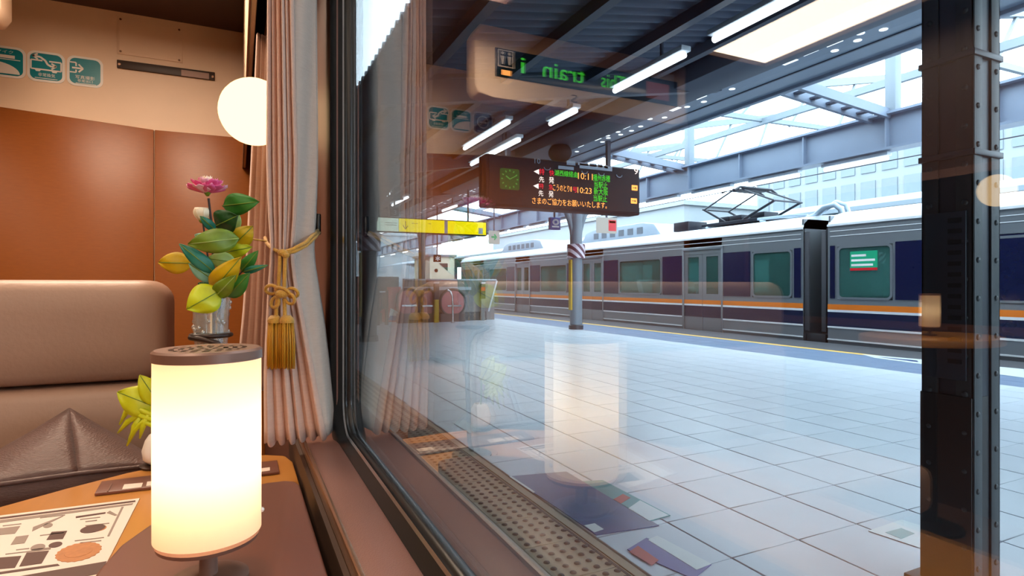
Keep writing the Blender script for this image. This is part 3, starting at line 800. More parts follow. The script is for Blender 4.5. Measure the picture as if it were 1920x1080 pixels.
# small white bud vase with lime fronds, half hidden by the lamp
bv = onZ(296, 874, ZT)
sv = thing('bud_vase', 'small white bud vase with lime fronds partly behind the lamp', 'vase', (bv.x, bv.y, ZT))
MB().lathe([(.0001, 0), (.022, 0), (.023, .003), (.018, .005), (.0001, .005)], bv, 24).build('saucer', M_darkmetal, sv, smooth=40)
MB().lathe([(.012, .005), (.0185, .012), (.020, .024), (.016, .038), (.011, .046), (.009, .046), (.009, .03)], bv, 24).build('vase_body', M_white, sv, smooth=60)
db = .82
leaf((296, 765), (220, 735), 62, LG['lime'], sv, db, db - .02, .12)
leaf((300, 760), (262, 703), 40, LG['lime'], sv, db, db - .01, .12)
for pp in (((295, 790), (262, 778), (240, 790), (221, 812)), ((292, 800), (270, 790), (252, 806), (238, 836)), ((290, 780), (262, 768), (238, 770), (224, 796)), ((262, 782), (252, 800), (246, 815)), ((280, 775), (268, 800), (262, 822))):
    pts = [onD(a, b, db - .012) for a, b in pp]
    MB().tube(pts, [.0035] + [.0042] * (len(pts) - 2) + [.0012], 6).build('frond', LG['lime'], sv, smooth=180)
MB().tube([bv + Vector((0, 0, .03)), onD(297, 790, db), onD(298, 755, db)], .0015, 6).build('stem', LG['olive'], sv, smooth=60)

# ================================================================== CURTAINS
def pxX(px, Y): return onY(px, HY, Y).x
def curtain(name, lab, Y0, rows, npl, amp, lining=True, hem=0):
    """rows: (Z rel. camera, px left, px pleat edge, px right edge) at distance Y0 -> real widths"""
    zt0, zb0 = rows[0][0], rows[-1][0]
    t = thing(name, lab, 'curtain', (pxX(rows[-1][1], Y0), Y0, CZ + zb0), 'window curtains')
    def at(z): l, b, r_ = interp(rows, z); return pxX(l, Y0), pxX(b, Y0), pxX(r_, Y0)
    def fn(u, v):
        z = lerp(zt0, zb0, v); l, b, r_ = at(z); ph = npl * u
        x = lerp(l, b, u) + .0016 * math.sin(ph * 6.283 + 1)
        y = Y0 - amp * abs(math.sin(math.pi * ph)) ** .65 * (.75 + .25 * math.sin(ph * 2.1 + v * 2)) + .004 * math.sin(v * 5 + u * 4)
        return Vector((x, y, CZ + z + (.004 * math.sin(ph * 6.28) if v == 1 else 0)))
    MB().grid(fn, npl * 10, 40).build('drape', M_drape, t, smooth=180, solid=.0015)
    if lining:
        def fl(u, v):
            z = lerp(zt0, zb0 + hem, v); l, b, r_ = at(z)
            x = lerp(b, r_, u); y = Y0 - amp * .2 + .022 * u + .003 * math.sin(u * 6 + v * 9)
            return Vector((x, y, CZ + z + .008 * u * (v == 1)))
        MB().grid(fl, 12, 40).build('lining', M_lining, t, smooth=180, solid=.0015)
        def fr_(u, v):
            e = fl(1, v); k = lerp(1, 1.14, u)
            return Vector((min(e.x * k, IX - .004), e.y * k, e.z))
        MB().grid(fr_, 6, 40).build('added_return', M_lining, t, smooth=180, solid=.0015)  # unseen strip added to keep the globe lamp's image out of the pane
    return t
YC = .85
rows = [(.60, 500, 546, 597), (.39, 500, 548, 597), (.25, 499, 553, 598), (.17, 498, 557, 598), (.10, 501, 555, 595), (.06, 505, 550, 591), (.04, 506, 549, 592), (0, 501, 556, 600), (-.05, 497, 570, 611), (-.12, 493, 588, 622), (-.214, 494, 611, 634)]
curtain('curtain', 'pleated rose beige curtain with grey lining tied back beside the window', YC, rows, 6, .015)
rows2 = [(.575, 480, 520, 560), (.40, 474, 520, 560), (.10, 462, 515, 560), (-.05, 455, 512, 560), (-.24, 440, 510, 565)]
curtain('curtain', 'pale beige curtain behind the globe lamp, partly hidden by the tied curtain', 1.45, rows2, 5, .012, False)
rail = thing('curtain_rail', 'dark curtain rail above the window', 'rail', (.09, .4, CZ + .59))
MB().box(.060, .070, .5, 3.0, CZ + .612, CZ + .628).build('rail_bar', M_darkmetal, rail)
for y in (.7, 1.4, 2.0, 2.7): MB().box(.060, IX, y - .008, y + .008, CZ + .612, CZ + .640).build('rail_bracket', M_darkmetal, rail)

# tieback cord with tassel
dk = .772
kn = onD(530, 472, dk)
tie = thing('curtain_tieback', 'golden rope tieback with flower knot and tassel round the curtain', 'tieback', (kn.x, kn.y, onD(525, 694, dk).z))
P = lambda px, py, d=dk: onD(px, py, d)
MB().tube([P(596, 432, .86), P(588, 440, .82), P(572, 455, .79), P(550, 467, .775), P(534, 472, dk)], .0026, 10).build('cord', M_gold, tie, smooth=60)
MB().tube([P(598, 436, .86), P(590, 446, .82), P(574, 461, .792), P(552, 472, .776), P(534, 475, dk)], .0024, 10).build('cord', M_gold, tie, smooth=60)
MB().tube([P(530, 474, dk), P(518, 470, .775), P(508, 464, .785), P(500, 455, .80), P(497, 446, .84)], .0026, 10).build('cord', M_gold, tie, smooth=60)
MB().ell(P(530, 474, dk - .004), .0065, .005, .005, 14, 8).build('knot', M_gold, tie, smooth=180)
MB().ell(P(536, 479, dk - .005), .005, .004, .004, 14, 8).build('knot', M_gold, tie, smooth=180)
for x0, x1 in ((525, 522), (535, 533)):
    MB().tube([P(x0, 476, dk - .004), P(x0 - 1, 505, dk - .005), P(x1, 540, dk - .005)], .0026, 10).build('cord', M_gold, tie, smooth=60)
def loop(cx, cy, a, b, rot, dd=0):
    pts = []
    for k in range(18):
        an = 2 * math.pi * k / 18; x = a * math.cos(an); y = b * math.sin(an)
        pts.append(P(cx + x * math.cos(rot) - y * math.sin(rot), cy + x * math.sin(rot) + y * math.cos(rot), dk - .006 + dd + .002 * math.sin(an)))
    MB().tube(pts, .0023, 8, True).build('knot_loop', M_gold, tie, smooth=60)
loop(509, 543, 11, 8, .1); loop(548, 549, 11, 8, .35); loop(516, 567, 10, 7, 1.9, -.002); loop(543, 560, 11, 8, .9, -.002); loop(530, 546, 13, 5, .4, -.004)
MB().ell(P(529, 551, dk - .010), .009, .006, .006, 14, 8).build('knot', M_gold, tie, smooth=180)
for x0, x1 in ((520, 518), (533, 534)):
    MB().tube([P(x0, 560, dk - .006), P(x1, 580, dk - .006), P(x1, 597, dk - .006)], .0027, 10).build('cord', M_gold, tie, smooth=60)
for cx in (515, 538):
    c = P(cx, 597, dk - .006)
    MB().lathe([(.0001, .004), (.005, .004), (.0085, .0), (.0095, -.003), (.009, -.006), (.0001, -.006)], c, 16).build('tassel_head', M_gold, tie, smooth=60)
    fr = MB()
    for k in range(85):
        a = random.uniform(0, 6.28); q = math.sqrt(random.random())
        r0, r1 = .0085 * q, .0105 * q + random.uniform(-.0006, .0006)
        L_ = .064 + random.uniform(-.003, .003)
        p0 = c + Vector((r0 * math.cos(a), r0 * math.sin(a), -.004)); p2 = c + Vector((r1 * math.cos(a), r1 * math.sin(a), -L_))
        p1 = p0.lerp(p2, .45) + Vector((math.cos(a), math.sin(a), 0)) * .0012 * q
        fr.tube([p0, p1, p2], .00075, 4)
    tag(fr.build('fringe', M_fringe, tie, smooth=180), kind='stuff')
hk = P(597, 425, .87)
MB().box(hk.x - .004, hk.x + .004, hk.y, hk.y + .012, hk.z - .012, hk.z + .02).build('hook', M_seal, tie, bevel=.002)
# ================================================================== OWN CARRIAGE OUTSIDE + TRACK BEDS
tag(MB().box(-3.0, .30, -30, 70, -1.25, -1.1).build('ground', M_track), 'dark ballast track bed', kind='structure')
tag(MB().box(10.56, 70, -30, 90, -1.25, -1.1).build('ground', M_track), 'dark ballast beyond the platform', kind='structure')

own = tag(MB().box(-2.80, GX + .012, YW + .16, 62, -.75, CE + .25).build('train_carriage', M_body, None, bevel=.05), 'dark green carriage coupled ahead of the window', 'carriage')
own2 = tag(MB().box(-2.80, GX + .012, -34, YA - .12, -.75, CE + .25).build('train_carriage', M_body, None, bevel=.05), 'dark green carriage coupled behind the window', 'carriage')
tag(MB().box(-9.2, -9.0, -34, 70, -1.1, 4.6).build('wall_station', M_steelm), 'grey wall on the far side of the near track', kind='structure')

# ================================================================== PLATFORM FLOOR
fl = struct('floor', 'station platform paved with grey tiles')
MB().box(.30, 10.56, -12, 75, -1.1, -.020).build('slab', M_grout, fl)
MB().box(.30, 1.085, -12, 75, -.020, 0).build('edge_slab', M_asph, fl)
MB().box(1.085, 1.118, -12, 75, -.020, .001).build('edge_line', M_line_w, fl)
TS = .405
tile_me = MB().box(-TS / 2 + .0035, TS / 2 - .0035, -TS / 2 + .002, TS / 2 - .002, -.020, 0).mesh('tile', bevel=.0025, seg=1)
tile_me.materials.append(M_tile)
tile_dk = tile_me.copy(); tile_dk.materials.clear(); tile_dk.materials.append(M_tile2)
cells = []
ncol = 20                                   # columns from 1.47 to 9.57
for i in range(ncol):
    for j in range(-4, 150):
        x = 1.475 + TS * (i + .5); y = -.02 + TS * j
        if i == ncol - 1: continue
        d = y * cT + x * sT; u = x * cT - y * sT
        vis = d > .5 and -320 < F * u / d < 1010 and HY + F * CZ / d < 1110
        cells.append((d if vis else 999, i, x, y))
cells.sort()
rest = MB(); restd = MB()
for k, (d, i, x, y) in enumerate(cells):
    dark = i >= 16
    if k < 300 and d < 900:
        inst('tile', tile_dk if dark else tile_me, None, fl, (x, y, random.uniform(-.0006, .0006)))
    else:
        h = TS / 2 - .0035
        (restd if dark else rest).box(x - h, x + h, y - h, y + h, -.02, random.uniform(-.0006, .0006))
tag(rest.build('tile_field', M_tile, fl), kind='stuff')
tag(restd.build('tile_field', M_tile2, fl), kind='stuff')
xe_ = 1.475 + TS * (ncol - 1)
MB().box(xe_, xe_ + .09, -12, 75, -.02, 0).build('tile_margin', M_tile2, fl)
MB().box(xe_ + .09, xe_ + .24, -12, 75, -.02, .002).build('yellow_line', M_line_y, fl)
MB().box(xe_ + .24, 10.56, -12, 75, -.02, 0).build('edge_slab', M_asph, fl)
# tactile paving: studded blocks
TB = .30
tb_ = MB().box(-.146, .146, -TB / 2 + .002, TB / 2 - .002, -.02, 0).mesh('tactile_block', bevel=.002, seg=1)
tb_.materials.append(M_tact)
st = MB()
for a in range(5):
    for b in range(5):
        st.lathe([(.015, 0), (.012, .004), (.0001, .005)], (-.112 + .056 * a, -.118 + .059 * b, 0), 8)
stm = st.mesh('studs', smooth=60); stm.materials.append(M_tactdot)
for j in range(-2, 110):
    y = j * TB
    o = inst('tactile_block', tb_, None, fl, (1.118 + .15, y, 0))
    inst('studs', stm, None, o, (1.118 + .15, y, 0))
MB().box(1.418, 1.462, -12, 75, -.02, .001).build('border_strip', M_tact, fl)
MB().box(1.394, 1.406, -12, 75, -.02, .0015).build('guide_groove', M_tactdot, fl)

# printed signs stuck on the floor
def fsign(lab, pts, mat, extra=()):
    q = [onZ(a, b, .0035) for a, b in pts]; c = sum(q, Vector()) / len(q)
    t = thing('floor_sign', lab, 'floor sign', (c.x, c.y, .001), 'signs stuck on the platform floor')
    MB().slab(q, (0, 0, -1), .0025).build('sheet', mat, t)
    for pp, mm in extra:
        MB().slab([onZ(a, b, .0045) for a, b in pp], (0, 0, -1), .0009).build('print', mm, t)
fsign('deep blue printed sign lying beside the tactile strip', [(1118, 1003), (1042, 950), (953, 893), (1062, 884), (1146, 934), (1236, 985)], M_fblue,
      [([(1095, 985), (1115, 981), (1132, 992), (1114, 998)], M_fwhite), ([(955, 894), (1000, 924), (1003, 922), (958, 892)], M_fwhite)])
fsign('teal and white printed sign beside the deep blue one', [(1217, 977), (1092, 902), (1130, 900), (1257, 966)], M_fteal,
      [([(1217, 976), (1178, 953), (1200, 938), (1254, 966)], M_fwhite), ([(1150, 936), (1164, 944), (1182, 933), (1168, 926)], M_fred)])
fsign('violet and pale printed sign close to the train window', [(1300, 1085), (1176, 1030), (1212, 1008), (1334, 1058)], M_fpur,
      [([(1306, 1068), (1215, 1012), (1232, 1004), (1334, 1057)], M_fwhite), ([(1180, 1034), (1196, 1023), (1235, 1050), (1222, 1060)], M_fred)])
fsign('white printed sign at the foot of the near pillar', [(1722, 1026), (1628, 995), (1690, 974), (1790, 1004)], M_fwhite, [([(1690, 1010), (1660, 998), (1690, 990), (1715, 1000)], M_fteal)])
fsign('small pale sign by the far end of the tactile strip', [(880, 812), (848, 792), (870, 788), (902, 806)], M_fwhite)
fsign('blue and white sign by the yellow line of the far edge', [(1640, 671), (1616, 664), (1730, 674), (1920, 692), (1920, 708)], M_fwhite, [([(1660, 671), (1645, 668.5), (1720, 676), (1722, 679)], M_fblue)])

# ================================================================== PILLARS
# close to the train: dark riveted column with sign plates
pc = onD(1800, 534, 2.2)
np_ = thing('station_pillar', 'dark riveted steel pillar standing close to the train window', 'pillar', (pc.x, pc.y, 0))
hw = .080
MB().box(pc.x - hw, pc.x + hw, pc.y - hw, pc.y + hw, 0, 3.55).build('core', M_steeld, np_)
for sx in (-1, 1):
    for sy in (-1, 1):
        x, y = pc.x + sx * hw, pc.y + sy * hw
        MB().box(min(x - sx * .05, x + sx * .008), max(x - sx * .05, x + sx * .008), y, y + sy * .008, .0, 3.55).box(x, x + sx * .008, min(y - sy * .05, y + sy * .008), max(y - sy * .05, y + sy * .008), 0, 3.55).build('corner_angle', M_steelm, np_, bevel=.002)
rv = MB().ell((0, 0, 0), .011, .007, .011, 10, 6).mesh('rivet', smooth=180); rv.materials.append(M_steelm)
for z in [ .12 + .14 * k for k in range(24)]:
    for sx in (-1, 1): inst('rivet', rv, None, np_, (pc.x + sx * (hw - .02), pc.y - hw - .008, z))
for z in [ .19 + .14 * k for k in range(24)]:
    for sy in (-1, 1): inst('rivet', rv, None, np_, (pc.x - hw - .008, pc.y + sy * (hw - .02), z), (0, 0, R(90)))
MB().box(pc.x - hw - .012, pc.x + hw - .06, pc.y - hw - .004, pc.y + hw + .012, 0, .74).build('skirt', M_skirt, np_, bevel=.004)
MB().box(pc.x - hw - .018, pc.x - hw - .009, pc.y - hw + .012, pc.y + hw - .012, .80, 1.42).build('sign_plate', M_steeld, np_, bevel=.002)
for k in range(14):
    z = .86 + k * .04
    MB().box(pc.x - hw - .0205, pc.x - hw - .018, pc.y - .055, pc.y - .01, z, z + .016).build('plate_mark', M_skirt, np_)
for z in (1.62, 1.98):
    MB().box(pc.x - hw - .016, pc.x + hw + .016, pc.y - hw - .016, pc.y + hw + .016, z, z + .022).build('band', M_steeld, np_, bevel=.002)
MB().box(pc.x - .13, pc.x + .13, pc.y - .13, pc.y + .13, 0, .025).build('base_plate', M_skirt, np_, bevel=.003)
MB().box(pc.x - .35, pc.x + .35, pc.y - .11, pc.y + .11, 3.35, 3.60).build('capital', M_steeld, np_, bevel=.01)

def pillar(x, y, ztop, lab, mat, haz=True, spread=1.0, hw=.16, zbr=None):
    t = thing('station_pillar', lab, 'pillar', (x, y, 0))
    MB().lathe([(hw, .0), (hw, ztop - .9), (hw * .95, ztop)], (x, y, 0), 20).build('shaft', mat, t, smooth=40)
    MB().lathe([(hw + .03, 0), (hw + .03, .10), (hw, .12)], (x, y, 0), 20).build('plinth', M_steeld, t, smooth=40)
    zfull = ztop
    if zbr:
        ztop = zbr
        MB().box(x - spread - .1, x + spread + .1, y - .12, y + .12, zbr, zbr + .2).build('cross_arm', mat, t, bevel=.01)
        for s in (-1, 1): MB().box(x + s * spread * .8 - .07, x + s * spread * .8 + .07, y - .07, y + .07, zbr + .2, zfull).build('arm_post', mat, t)
    for s in (-1, 1):
        m = MB(); n = 10; o = []
        for k in range(n + 1):
            a = k / n; o.append((x + s * (hw * .5 + (spread - hw * .5) * (1 - math.cos(a * math.pi / 2))), ztop - 1.25 + 1.25 * math.sin(a * math.pi / 2)))
        inner = [(x + s * hw * .1, ztop), (x + s * hw * .1, ztop - 1.25)]
        m.prism(o + inner, y - .05, y + .05, 'Y').build('arched_bracket', mat, t)
        m = MB(); m.tube([(p[0], y, p[1]) for p in o], .07, 8).build('bracket_flange', mat, t, smooth=60)
    if haz:
        MB().lathe([(hw + .075, 1.84), (hw + .075, 2.20)], (x, y, 0), 24).build('hazard_band', M_haz, t, smooth=40)
        MB().box(x - hw - .03, x - hw + .02, y - .06, y + .06, .5, 1.80).build('yellow_strip', M_ystrip, t, bevel=.004)
    return t
pillar(2.42, 11.9, 3.45, 'dark pillar with hazard band beside the window frame', M_steeld)
q = onZ(1080, 617, 0)
pillar(q.x, q.y, 4.13, 'grey pillar with arched brackets and striped hazard band under the departure board', M_steel, spread=.9, zbr=3.42)
pillar(7.9, 26.6, 4.13, 'grey pillar far down the platform behind the escalators', M_steelm, False, .7)
pillar(2.6, 24.0, 3.45, 'slim dark pillar far behind the window frame', M_steeld, False)

# ================================================================== CANOPY
roof = struct('roof', 'dark corrugated platform canopy')
YR0, YR1 = -9.0, 48.0
def roofz(x): return lerp(3.52, 4.42, (x - 1.30) / (6.45 - 1.30))
def sheet(u, v):
    y = u * 1.05; x = lerp(1.30, 6.45, v)
    return Vector((x, y, roofz(x) + .035 * math.sin(2 * math.pi * u * 6)))
shm = MB().grid(sheet, 48, 1)
shm.v += [(a, b, c + .012) for a, b, c in shm.v]; nb = len(shm.f); off = len(shm.v) // 2
shm.f += [tuple(i + off for i in f) for f in shm.f[:nb]]
for i in range(48): shm.f.append((i, i + 1, i + 1 + off, i + off))
sh_me = shm.mesh('roof_sheet', smooth=60); sh_me.materials.append(M_roofd)
k = 0
y = YR0
while y < YR1:
    inst('roof_sheet', sh_me, None, roof, (0, y, 0)); y += 1.05
for x in (1.9, 3.0, 4.25, 5.3):
    MB().box(x - .05, x + .05, YR0, YR1, roofz(x) - .17, roofz(x) - .04).build('purlin', M_beamd, roof)
y = 1.3
while y < 47:
    MB().bar((1.35, y, roofz(1.35) - .23), (6.6, y, roofz(6.6) - .23), .12, .26).build('rafter', M_beamd, roof); y += 5.3
MB().box(5.7, 6.35, YR0, YR1, 3.98, 4.36).build('service_duct', M_beamd, roof, bevel=.02)
# higher roof over the near track: leaves a bright slot of sky above the train
tc = struct('roof', 'dark roof over the near track')
MB().slab([(-9, YR0 - 6, 4.6), (-9, YR1, 4.6), (1.12, YR1, 4.6), (1.12, YR0 - 6, 4.6)], (0, 0, 1), .1).build('roof_deck', M_roofd, tc)
MB().box(1.02, 1.14, YR0 - 6, YR1, 4.42, 4.72).build('fascia', M_pale, tc)
for k in range(12): MB().box(-9, 1.02, YR0 + 5 * k, YR0 + 5 * k + .2, 4.35, 4.6).build('cross_beam', M_beamd, tc)
# wide blue-grey deck beam over the pillar row, with glowing plates standing in for light through slots
deck = thing('deck_girder', 'wide blue-grey girder with rows of glowing plates painted as light through its underside', 'girder', (7.2, 20, 4.27))
MB().box(6.45, 7.95, YR0, YR1, 4.27, 4.40).build('soffit', M_beam, deck)
MB().box(7.86, 7.98, YR0, YR1, 4.22, 4.62).build('edge_channel', M_beam, deck, bevel=.01)
MB().box(6.40, 6.48, YR0, YR1, 4.18, 4.62).build('edge_channel', M_beam, deck, bevel=.01)
MB().box(7.38, 7.41, YR0, YR1, 4.255, 4.272).build('joint_strip', M_beamd, deck)
slot_me = MB().box(-.06, .06, -.11, .11, -.006, 0).mesh('slot_glow'); slot_me.materials.append(M_slotglow)
dot_me = MB().lathe([(.05, -.005), (.05, 0)], (0, 0, 0), 10).mesh('slot_glow'); dot_me.materials.append(M_slotglow)
yy = 3.6
while yy < 24:
    if random.random() < .8:
        inst('slot_glow', slot_me if random.random() < .6 else dot_me, None, deck, (6.95 + random.uniform(-.06, .06), yy, 4.268))
    if random.random() < .6:
        inst('slot_glow', dot_me, None, deck, (7.16 + random.uniform(-.05, .05), yy + .15, 4.268))
    yy += .34
# plate girder over the far edge
g2 = thing('plate_girder', 'long grey plate girder with stiffeners above the far platform edge', 'girder', (10.2, 20, 3.48))
MB().box(10.12, 10.16, YR0, YR1, 3.50, 4.06).build('web', M_beam, g2)
MB().box(9.98, 10.30, YR0, YR1, 3.46, 3.50).build('flange', M_beam, g2); MB().box(9.98, 10.30, YR0, YR1, 4.06, 4.10).build('flange', M_beam, g2)
stf = MB().box(-.10, 0, -.012, .012, 3.50, 4.06).mesh('stiffener'); stf.materials.append(M_beam)
yy = 3.0
while yy < 47: inst('stiffener', stf, None, g2, (10.12, yy, 0)); yy += 1.6
# struts between the two girders
def strut(p, q, lab):
    t = thing('roof_strut', lab, 'strut', p, 'slanting roof struts between the girders')
    p, q = Vector(p), Vector(q); off = Vector((0, .16, 0))
    for s in (-1, 1): MB().bar(p + off * s, q + off * s, .07, .16).build('channel', M_beam, t)
    for k in range(1, 6):
        c = p.lerp(q, k / 6); MB().bar(c - off, c + off, .12, .03).build('batten', M_beamd, t)
sy = (onX(1650, 222, 10.1).y, onX(1275, 322, 10.1).y)
strut((7.95, sy[0] + .15, 4.34), (10.1, sy[0], 4.08), 'slanting strut joining the girders close to the near pillar')
strut((7.95, sy[1] + .2, 4.34), (10.1, sy[1], 4.08), 'slanting strut joining the girders above the departure board')
for k in (1, 2, 3):
    strut((7.95, sy[1] + 5.6 * k, 4.34), (10.1, sy[1] + 5.6 * k, 4.08), ['', 'slanting strut joining the girders beyond the grey pillar', 'slanting strut over the middle of the standing train', 'slanting strut over the far end of the standing train'][k])
for y, lab in ((sy[0] - .2, 'pale post rising from the plate girder near the dark pillar'), (sy[1] - .3, 'pale post rising from the plate girder above the departure board'), (sy[1] + 8, 'pale post rising from the plate girder down the platform')):
    o = MB().box(10.05, 10.22, y - .09, y + .09, 4.10, 6.6).build('roof_post', M_far, None, bevel=.01); tag(o, lab, 'post', 'posts rising from the plate girder')
# big white station roof far above and beyond
tr = thing('hall_roof_truss', 'white steel truss of the great station roof', 'truss', (13.5, 10, 6.6))
for y in (2.0, 8.0, 14.0, 20.0, 26.0, 34.0):
    MB().bar((10.1, y, 6.6), (24, y, 9.4), .16, .26).build('chord', M_far, tr)
    MB().bar((10.1, y, 6.6), (24, y, 6.9), .12, .16).build('chord', M_far, tr)
    for k in range(5):
        x = 12.5 + 2.4 * k; MB().bar((x, y, 6.65), (x + 1.2, y, 6.6 + (x + 1.2 - 10.1) * .2), .08, .08).build('web_member', M_far, tr)
for x in (12.5, 16, 20): MB().box(x - .07, x + .07, -6, 40, 6.55, 6.75).build('tie', M_far, tr)

# fluorescent tubes
def tube_lamp(p, q, lab, grp='fluorescent tubes under the canopy', hang=.32):
    p, q = Vector(p), Vector(q)
    t = thing('fluorescent_lamp', lab, 'lamp', p.lerp(q, .5), grp)
    MB().bar(p + Vector((0, 0, .07)), q + Vector((0, 0, .07)), .14, .06).build('housing', M_tubebox, t, bevel=.01)
    d = (q - p).normalized()
    MB().tube([p + d * .03, q - d * .03], .035, 10).build('tube', M_tube, t, smooth=60)
    MB().bar(p.lerp(q, .3) + Vector((0, 0, .10)), p.lerp(q, .3) + Vector((0, 0, hang)), .03, .03).build('hanger', M_beamd, t)
def yline(px, X): return onX(px, 300, X).y
A_ = ((870, 955, 'bright fluorescent tube above the black departure board'), (683, 730, 'small bright fluorescent tube beside the left window seal'))
for a, b, lab in A_: tube_lamp((3.92, yline(b, 3.92), 3.755), (3.92, yline(a, 3.92), 3.755), lab)
for a, b, lab in ((883, 975, 'slender fluorescent tube behind the clock end of the board'), (1030, 1082, 'short fluorescent tube ahead of the mirrored display'), (1150, 1287, 'long fluorescent tube crossing the mirrored display'), (1335, 1500, 'fluorescent tube high above the girder near the pillar'), (735, 765, 'small fluorescent tube far down the canopy')):
    tube_lamp((4.55, yline(b, 4.55), 3.74), (4.55, yline(a, 4.55), 3.74), lab)
ORD = 'first second third fourth fifth sixth seventh eighth ninth tenth eleventh twelfth thirteenth fourteenth fifteenth sixteenth seventeenth eighteenth nineteenth twentieth'.split()
yy = 6.2; n_ = 0
while yy < 45:
    tube_lamp((10.14, yy, 3.34), (10.14, yy + 1.25, 3.34), ORD[n_] + ' fluorescent tube under the far plate girder, counted from the near pillar', 'tubes under the plate girder', .12)
    yy += 1.75 if yy < 26 else 3.4; n_ += 1
for k, yy in enumerate((19, 24, 30, 37)):
    tube_lamp((6.9, yy, 3.9), (6.9, yy + 1.6, 3.9), ORD[k] + ' fluorescent tube of the line beyond the yellow sign', 'tubes far down the platform', .37)

# dome mirror on top of the board
dm = onY(1050, 287, 10.2)
dome = thing('dome_camera', 'dark dome above the middle of the departure board', 'camera', dm)
MB().ell(dm, .24, .24, .20, 24, 14).build('dome', M_board, dome, smooth=180)
MB().lathe([(.10, .12), (.10, .30), (.03, .34), (.03, .9)], dm, 16).build('mount', M_beamd, dome, smooth=40)

# ================================================================== DEPARTURE BOARD
YBD = 10.0
def bx(px, py): p = onY(px, py, YBD); return p.x, p.z
bx0, _ = bx(911, 340); bx1, _ = bx(1200, 350)
bz1 = (onY(911, 293, YBD).z + onY(1200, 312, YBD).z) / 2; bz0 = (onY(915, 386, YBD).z + onY(1197, 403, YBD).z) / 2
bd = thing('departure_board', 'black departure board with clock, times 10:11 and 10:23 in coloured LED letters', 'departure board', ((bx0 + bx1) / 2, YBD, bz0))
MB().box(bx0, bx1, YBD, YBD + .38, bz0, bz1).build('housing', M_board, bd, bevel=.03)
face = MB().box(bx0 + .06, bx1 - .06, YBD - .012, YBD, bz0 + .05, bz1 - .04).build('face', M_board, bd)
for px in (960, 1150):
    x, z = bx(px, 300); MB().box(x - .04, x + .04, YBD + .15, YBD + .23, bz1, 4.2).build('hanger', M_beamd, bd)
def btext(s, x0, y0, x1, y1, mat):
    a = onY(x0, (y0 + y1) / 2, YBD); b = onY(x1, (y0 + y1) / 2, YBD); c = onY((x0 + x1) / 2, y0, YBD); d = onY((x0 + x1) / 2, y1, YBD)
    return text(s, (a.x, d.z, b.x, c.z), mat, face, Y=YBD - .016)
def bblock(x0, y0, x1, y1, mat, nm='led_block'):
    a = onY(x0, y1, YBD); b = onY(x1, y0, YBD); return MB().box(a.x, b.x, YBD - .017, YBD - .012, min(a.z, b.z), max(a.z, b.z)).build(nm, mat, face)
btext('10', 1001.5, 297, 1012.5, 307, M_btext); btext('9', 1188, 316, 1195.5, 327, M_led_w)
for (a, b, c, d) in ((1062, 303, 1078, 309), (1083, 306, 1102, 309.5), (1105, 307.5, 1118, 312), (1120, 309, 1129, 313.5), (1132, 311, 1139, 315.5), (1046, 313.5, 1075, 316.5), (1086, 313, 1147, 315.5)):
    bblock(a, b, c, d, M_btext, 'route_print')
for x, y in ((1026, 314), (1096, 321), (1127.5, 325), (1161, 328)):
    a = onY(x, y, YBD - .014)
    MB().tube([a + Vector((.07 * math.cos(R(t_)), 0, .05 * math.sin(R(t_)))) for t_ in range(180, 361, 30)], .010, 6).build('seat_mark', M_btext, face, smooth=60)
btext('◀', 1000, 317, 1010, 327, M_led_w); btext('特', 1010.5, 316.5, 1020, 328, M_led_r); btext('快', 1029, 319, 1038, 330, M_led_r)
btext('湖西線経由', 1039, 320.5, 1082, 331.5, M_led_g); btext('10:11', 1083, 325, 1110.5, 337, M_led_o); btext('播州赤穂', 1111.5, 328, 1143, 340.5, M_led_g)
btext('先', 1010, 331, 1019.5, 342, M_led_w); btext('発', 1028.5, 332, 1038, 344, M_led_w); btext('当駅止', 1113, 341, 1138.5, 353, M_led_g)
btext('◀', 999, 344, 1009, 354, M_led_w); btext('特', 1010, 344, 1018.5, 354, M_led_r); btext('急', 1028, 346, 1036, 356, M_led_r)
btext('こうのとり8', 1036, 347, 1071.5, 359, M_led_o); btext('号', 1073, 351, 1081.5, 361, M_led_r); btext('10:23', 1082, 352, 1108.5, 363, M_led_o); btext('新大阪', 1112.5, 353, 1139, 366, M_led_g)
btext('先', 1009, 357, 1018, 368, M_led_w); btext('発', 1028, 358, 1037, 370, M_led_w); btext('当駅止', 1112, 366.5, 1137.5, 378.5, M_led_g)
btext('さまのご協力をお願いいたします。', 997, 374.5, 1137, 387, M_led_o)
btext('➡', 1183.5, 347.5, 1194.5, 357.5, M_led_o); btext('➡', 1182, 372, 1193.5, 382, M_led_o)
ck = onY(955.5, 336, YBD - .012)
dial = MB().prism([(ck.x + a, ck.z + b) for a, b in rrect(-.205, .205, -.20, .20, .04)], YBD - .020, YBD - .012, 'Y').build('clock_dial', M_clock, face)
for k in range(12):
    a = R(30 * k); r0, r1 = .145, .18
    MB().bar((ck.x + r0 * math.sin(a), YBD - .022, ck.z + r0 * math.cos(a)), (ck.x + r1 * math.sin(a), YBD - .022, ck.z + r1 * math.cos(a)), .022, .004, up=(0, 1, 0)).build('hour_mark', M_clockm, bd)
for a, L_, w_ in ((305, .10, .022), (62, .15, .016)):
    MB().bar((ck.x, YBD - .024, ck.z), (ck.x + L_ * math.sin(R(a)), YBD - .024, ck.z + L_ * math.cos(R(a))), w_, .004, up=(0, 1, 0)).build('clock_hand', M_clockm, bd)

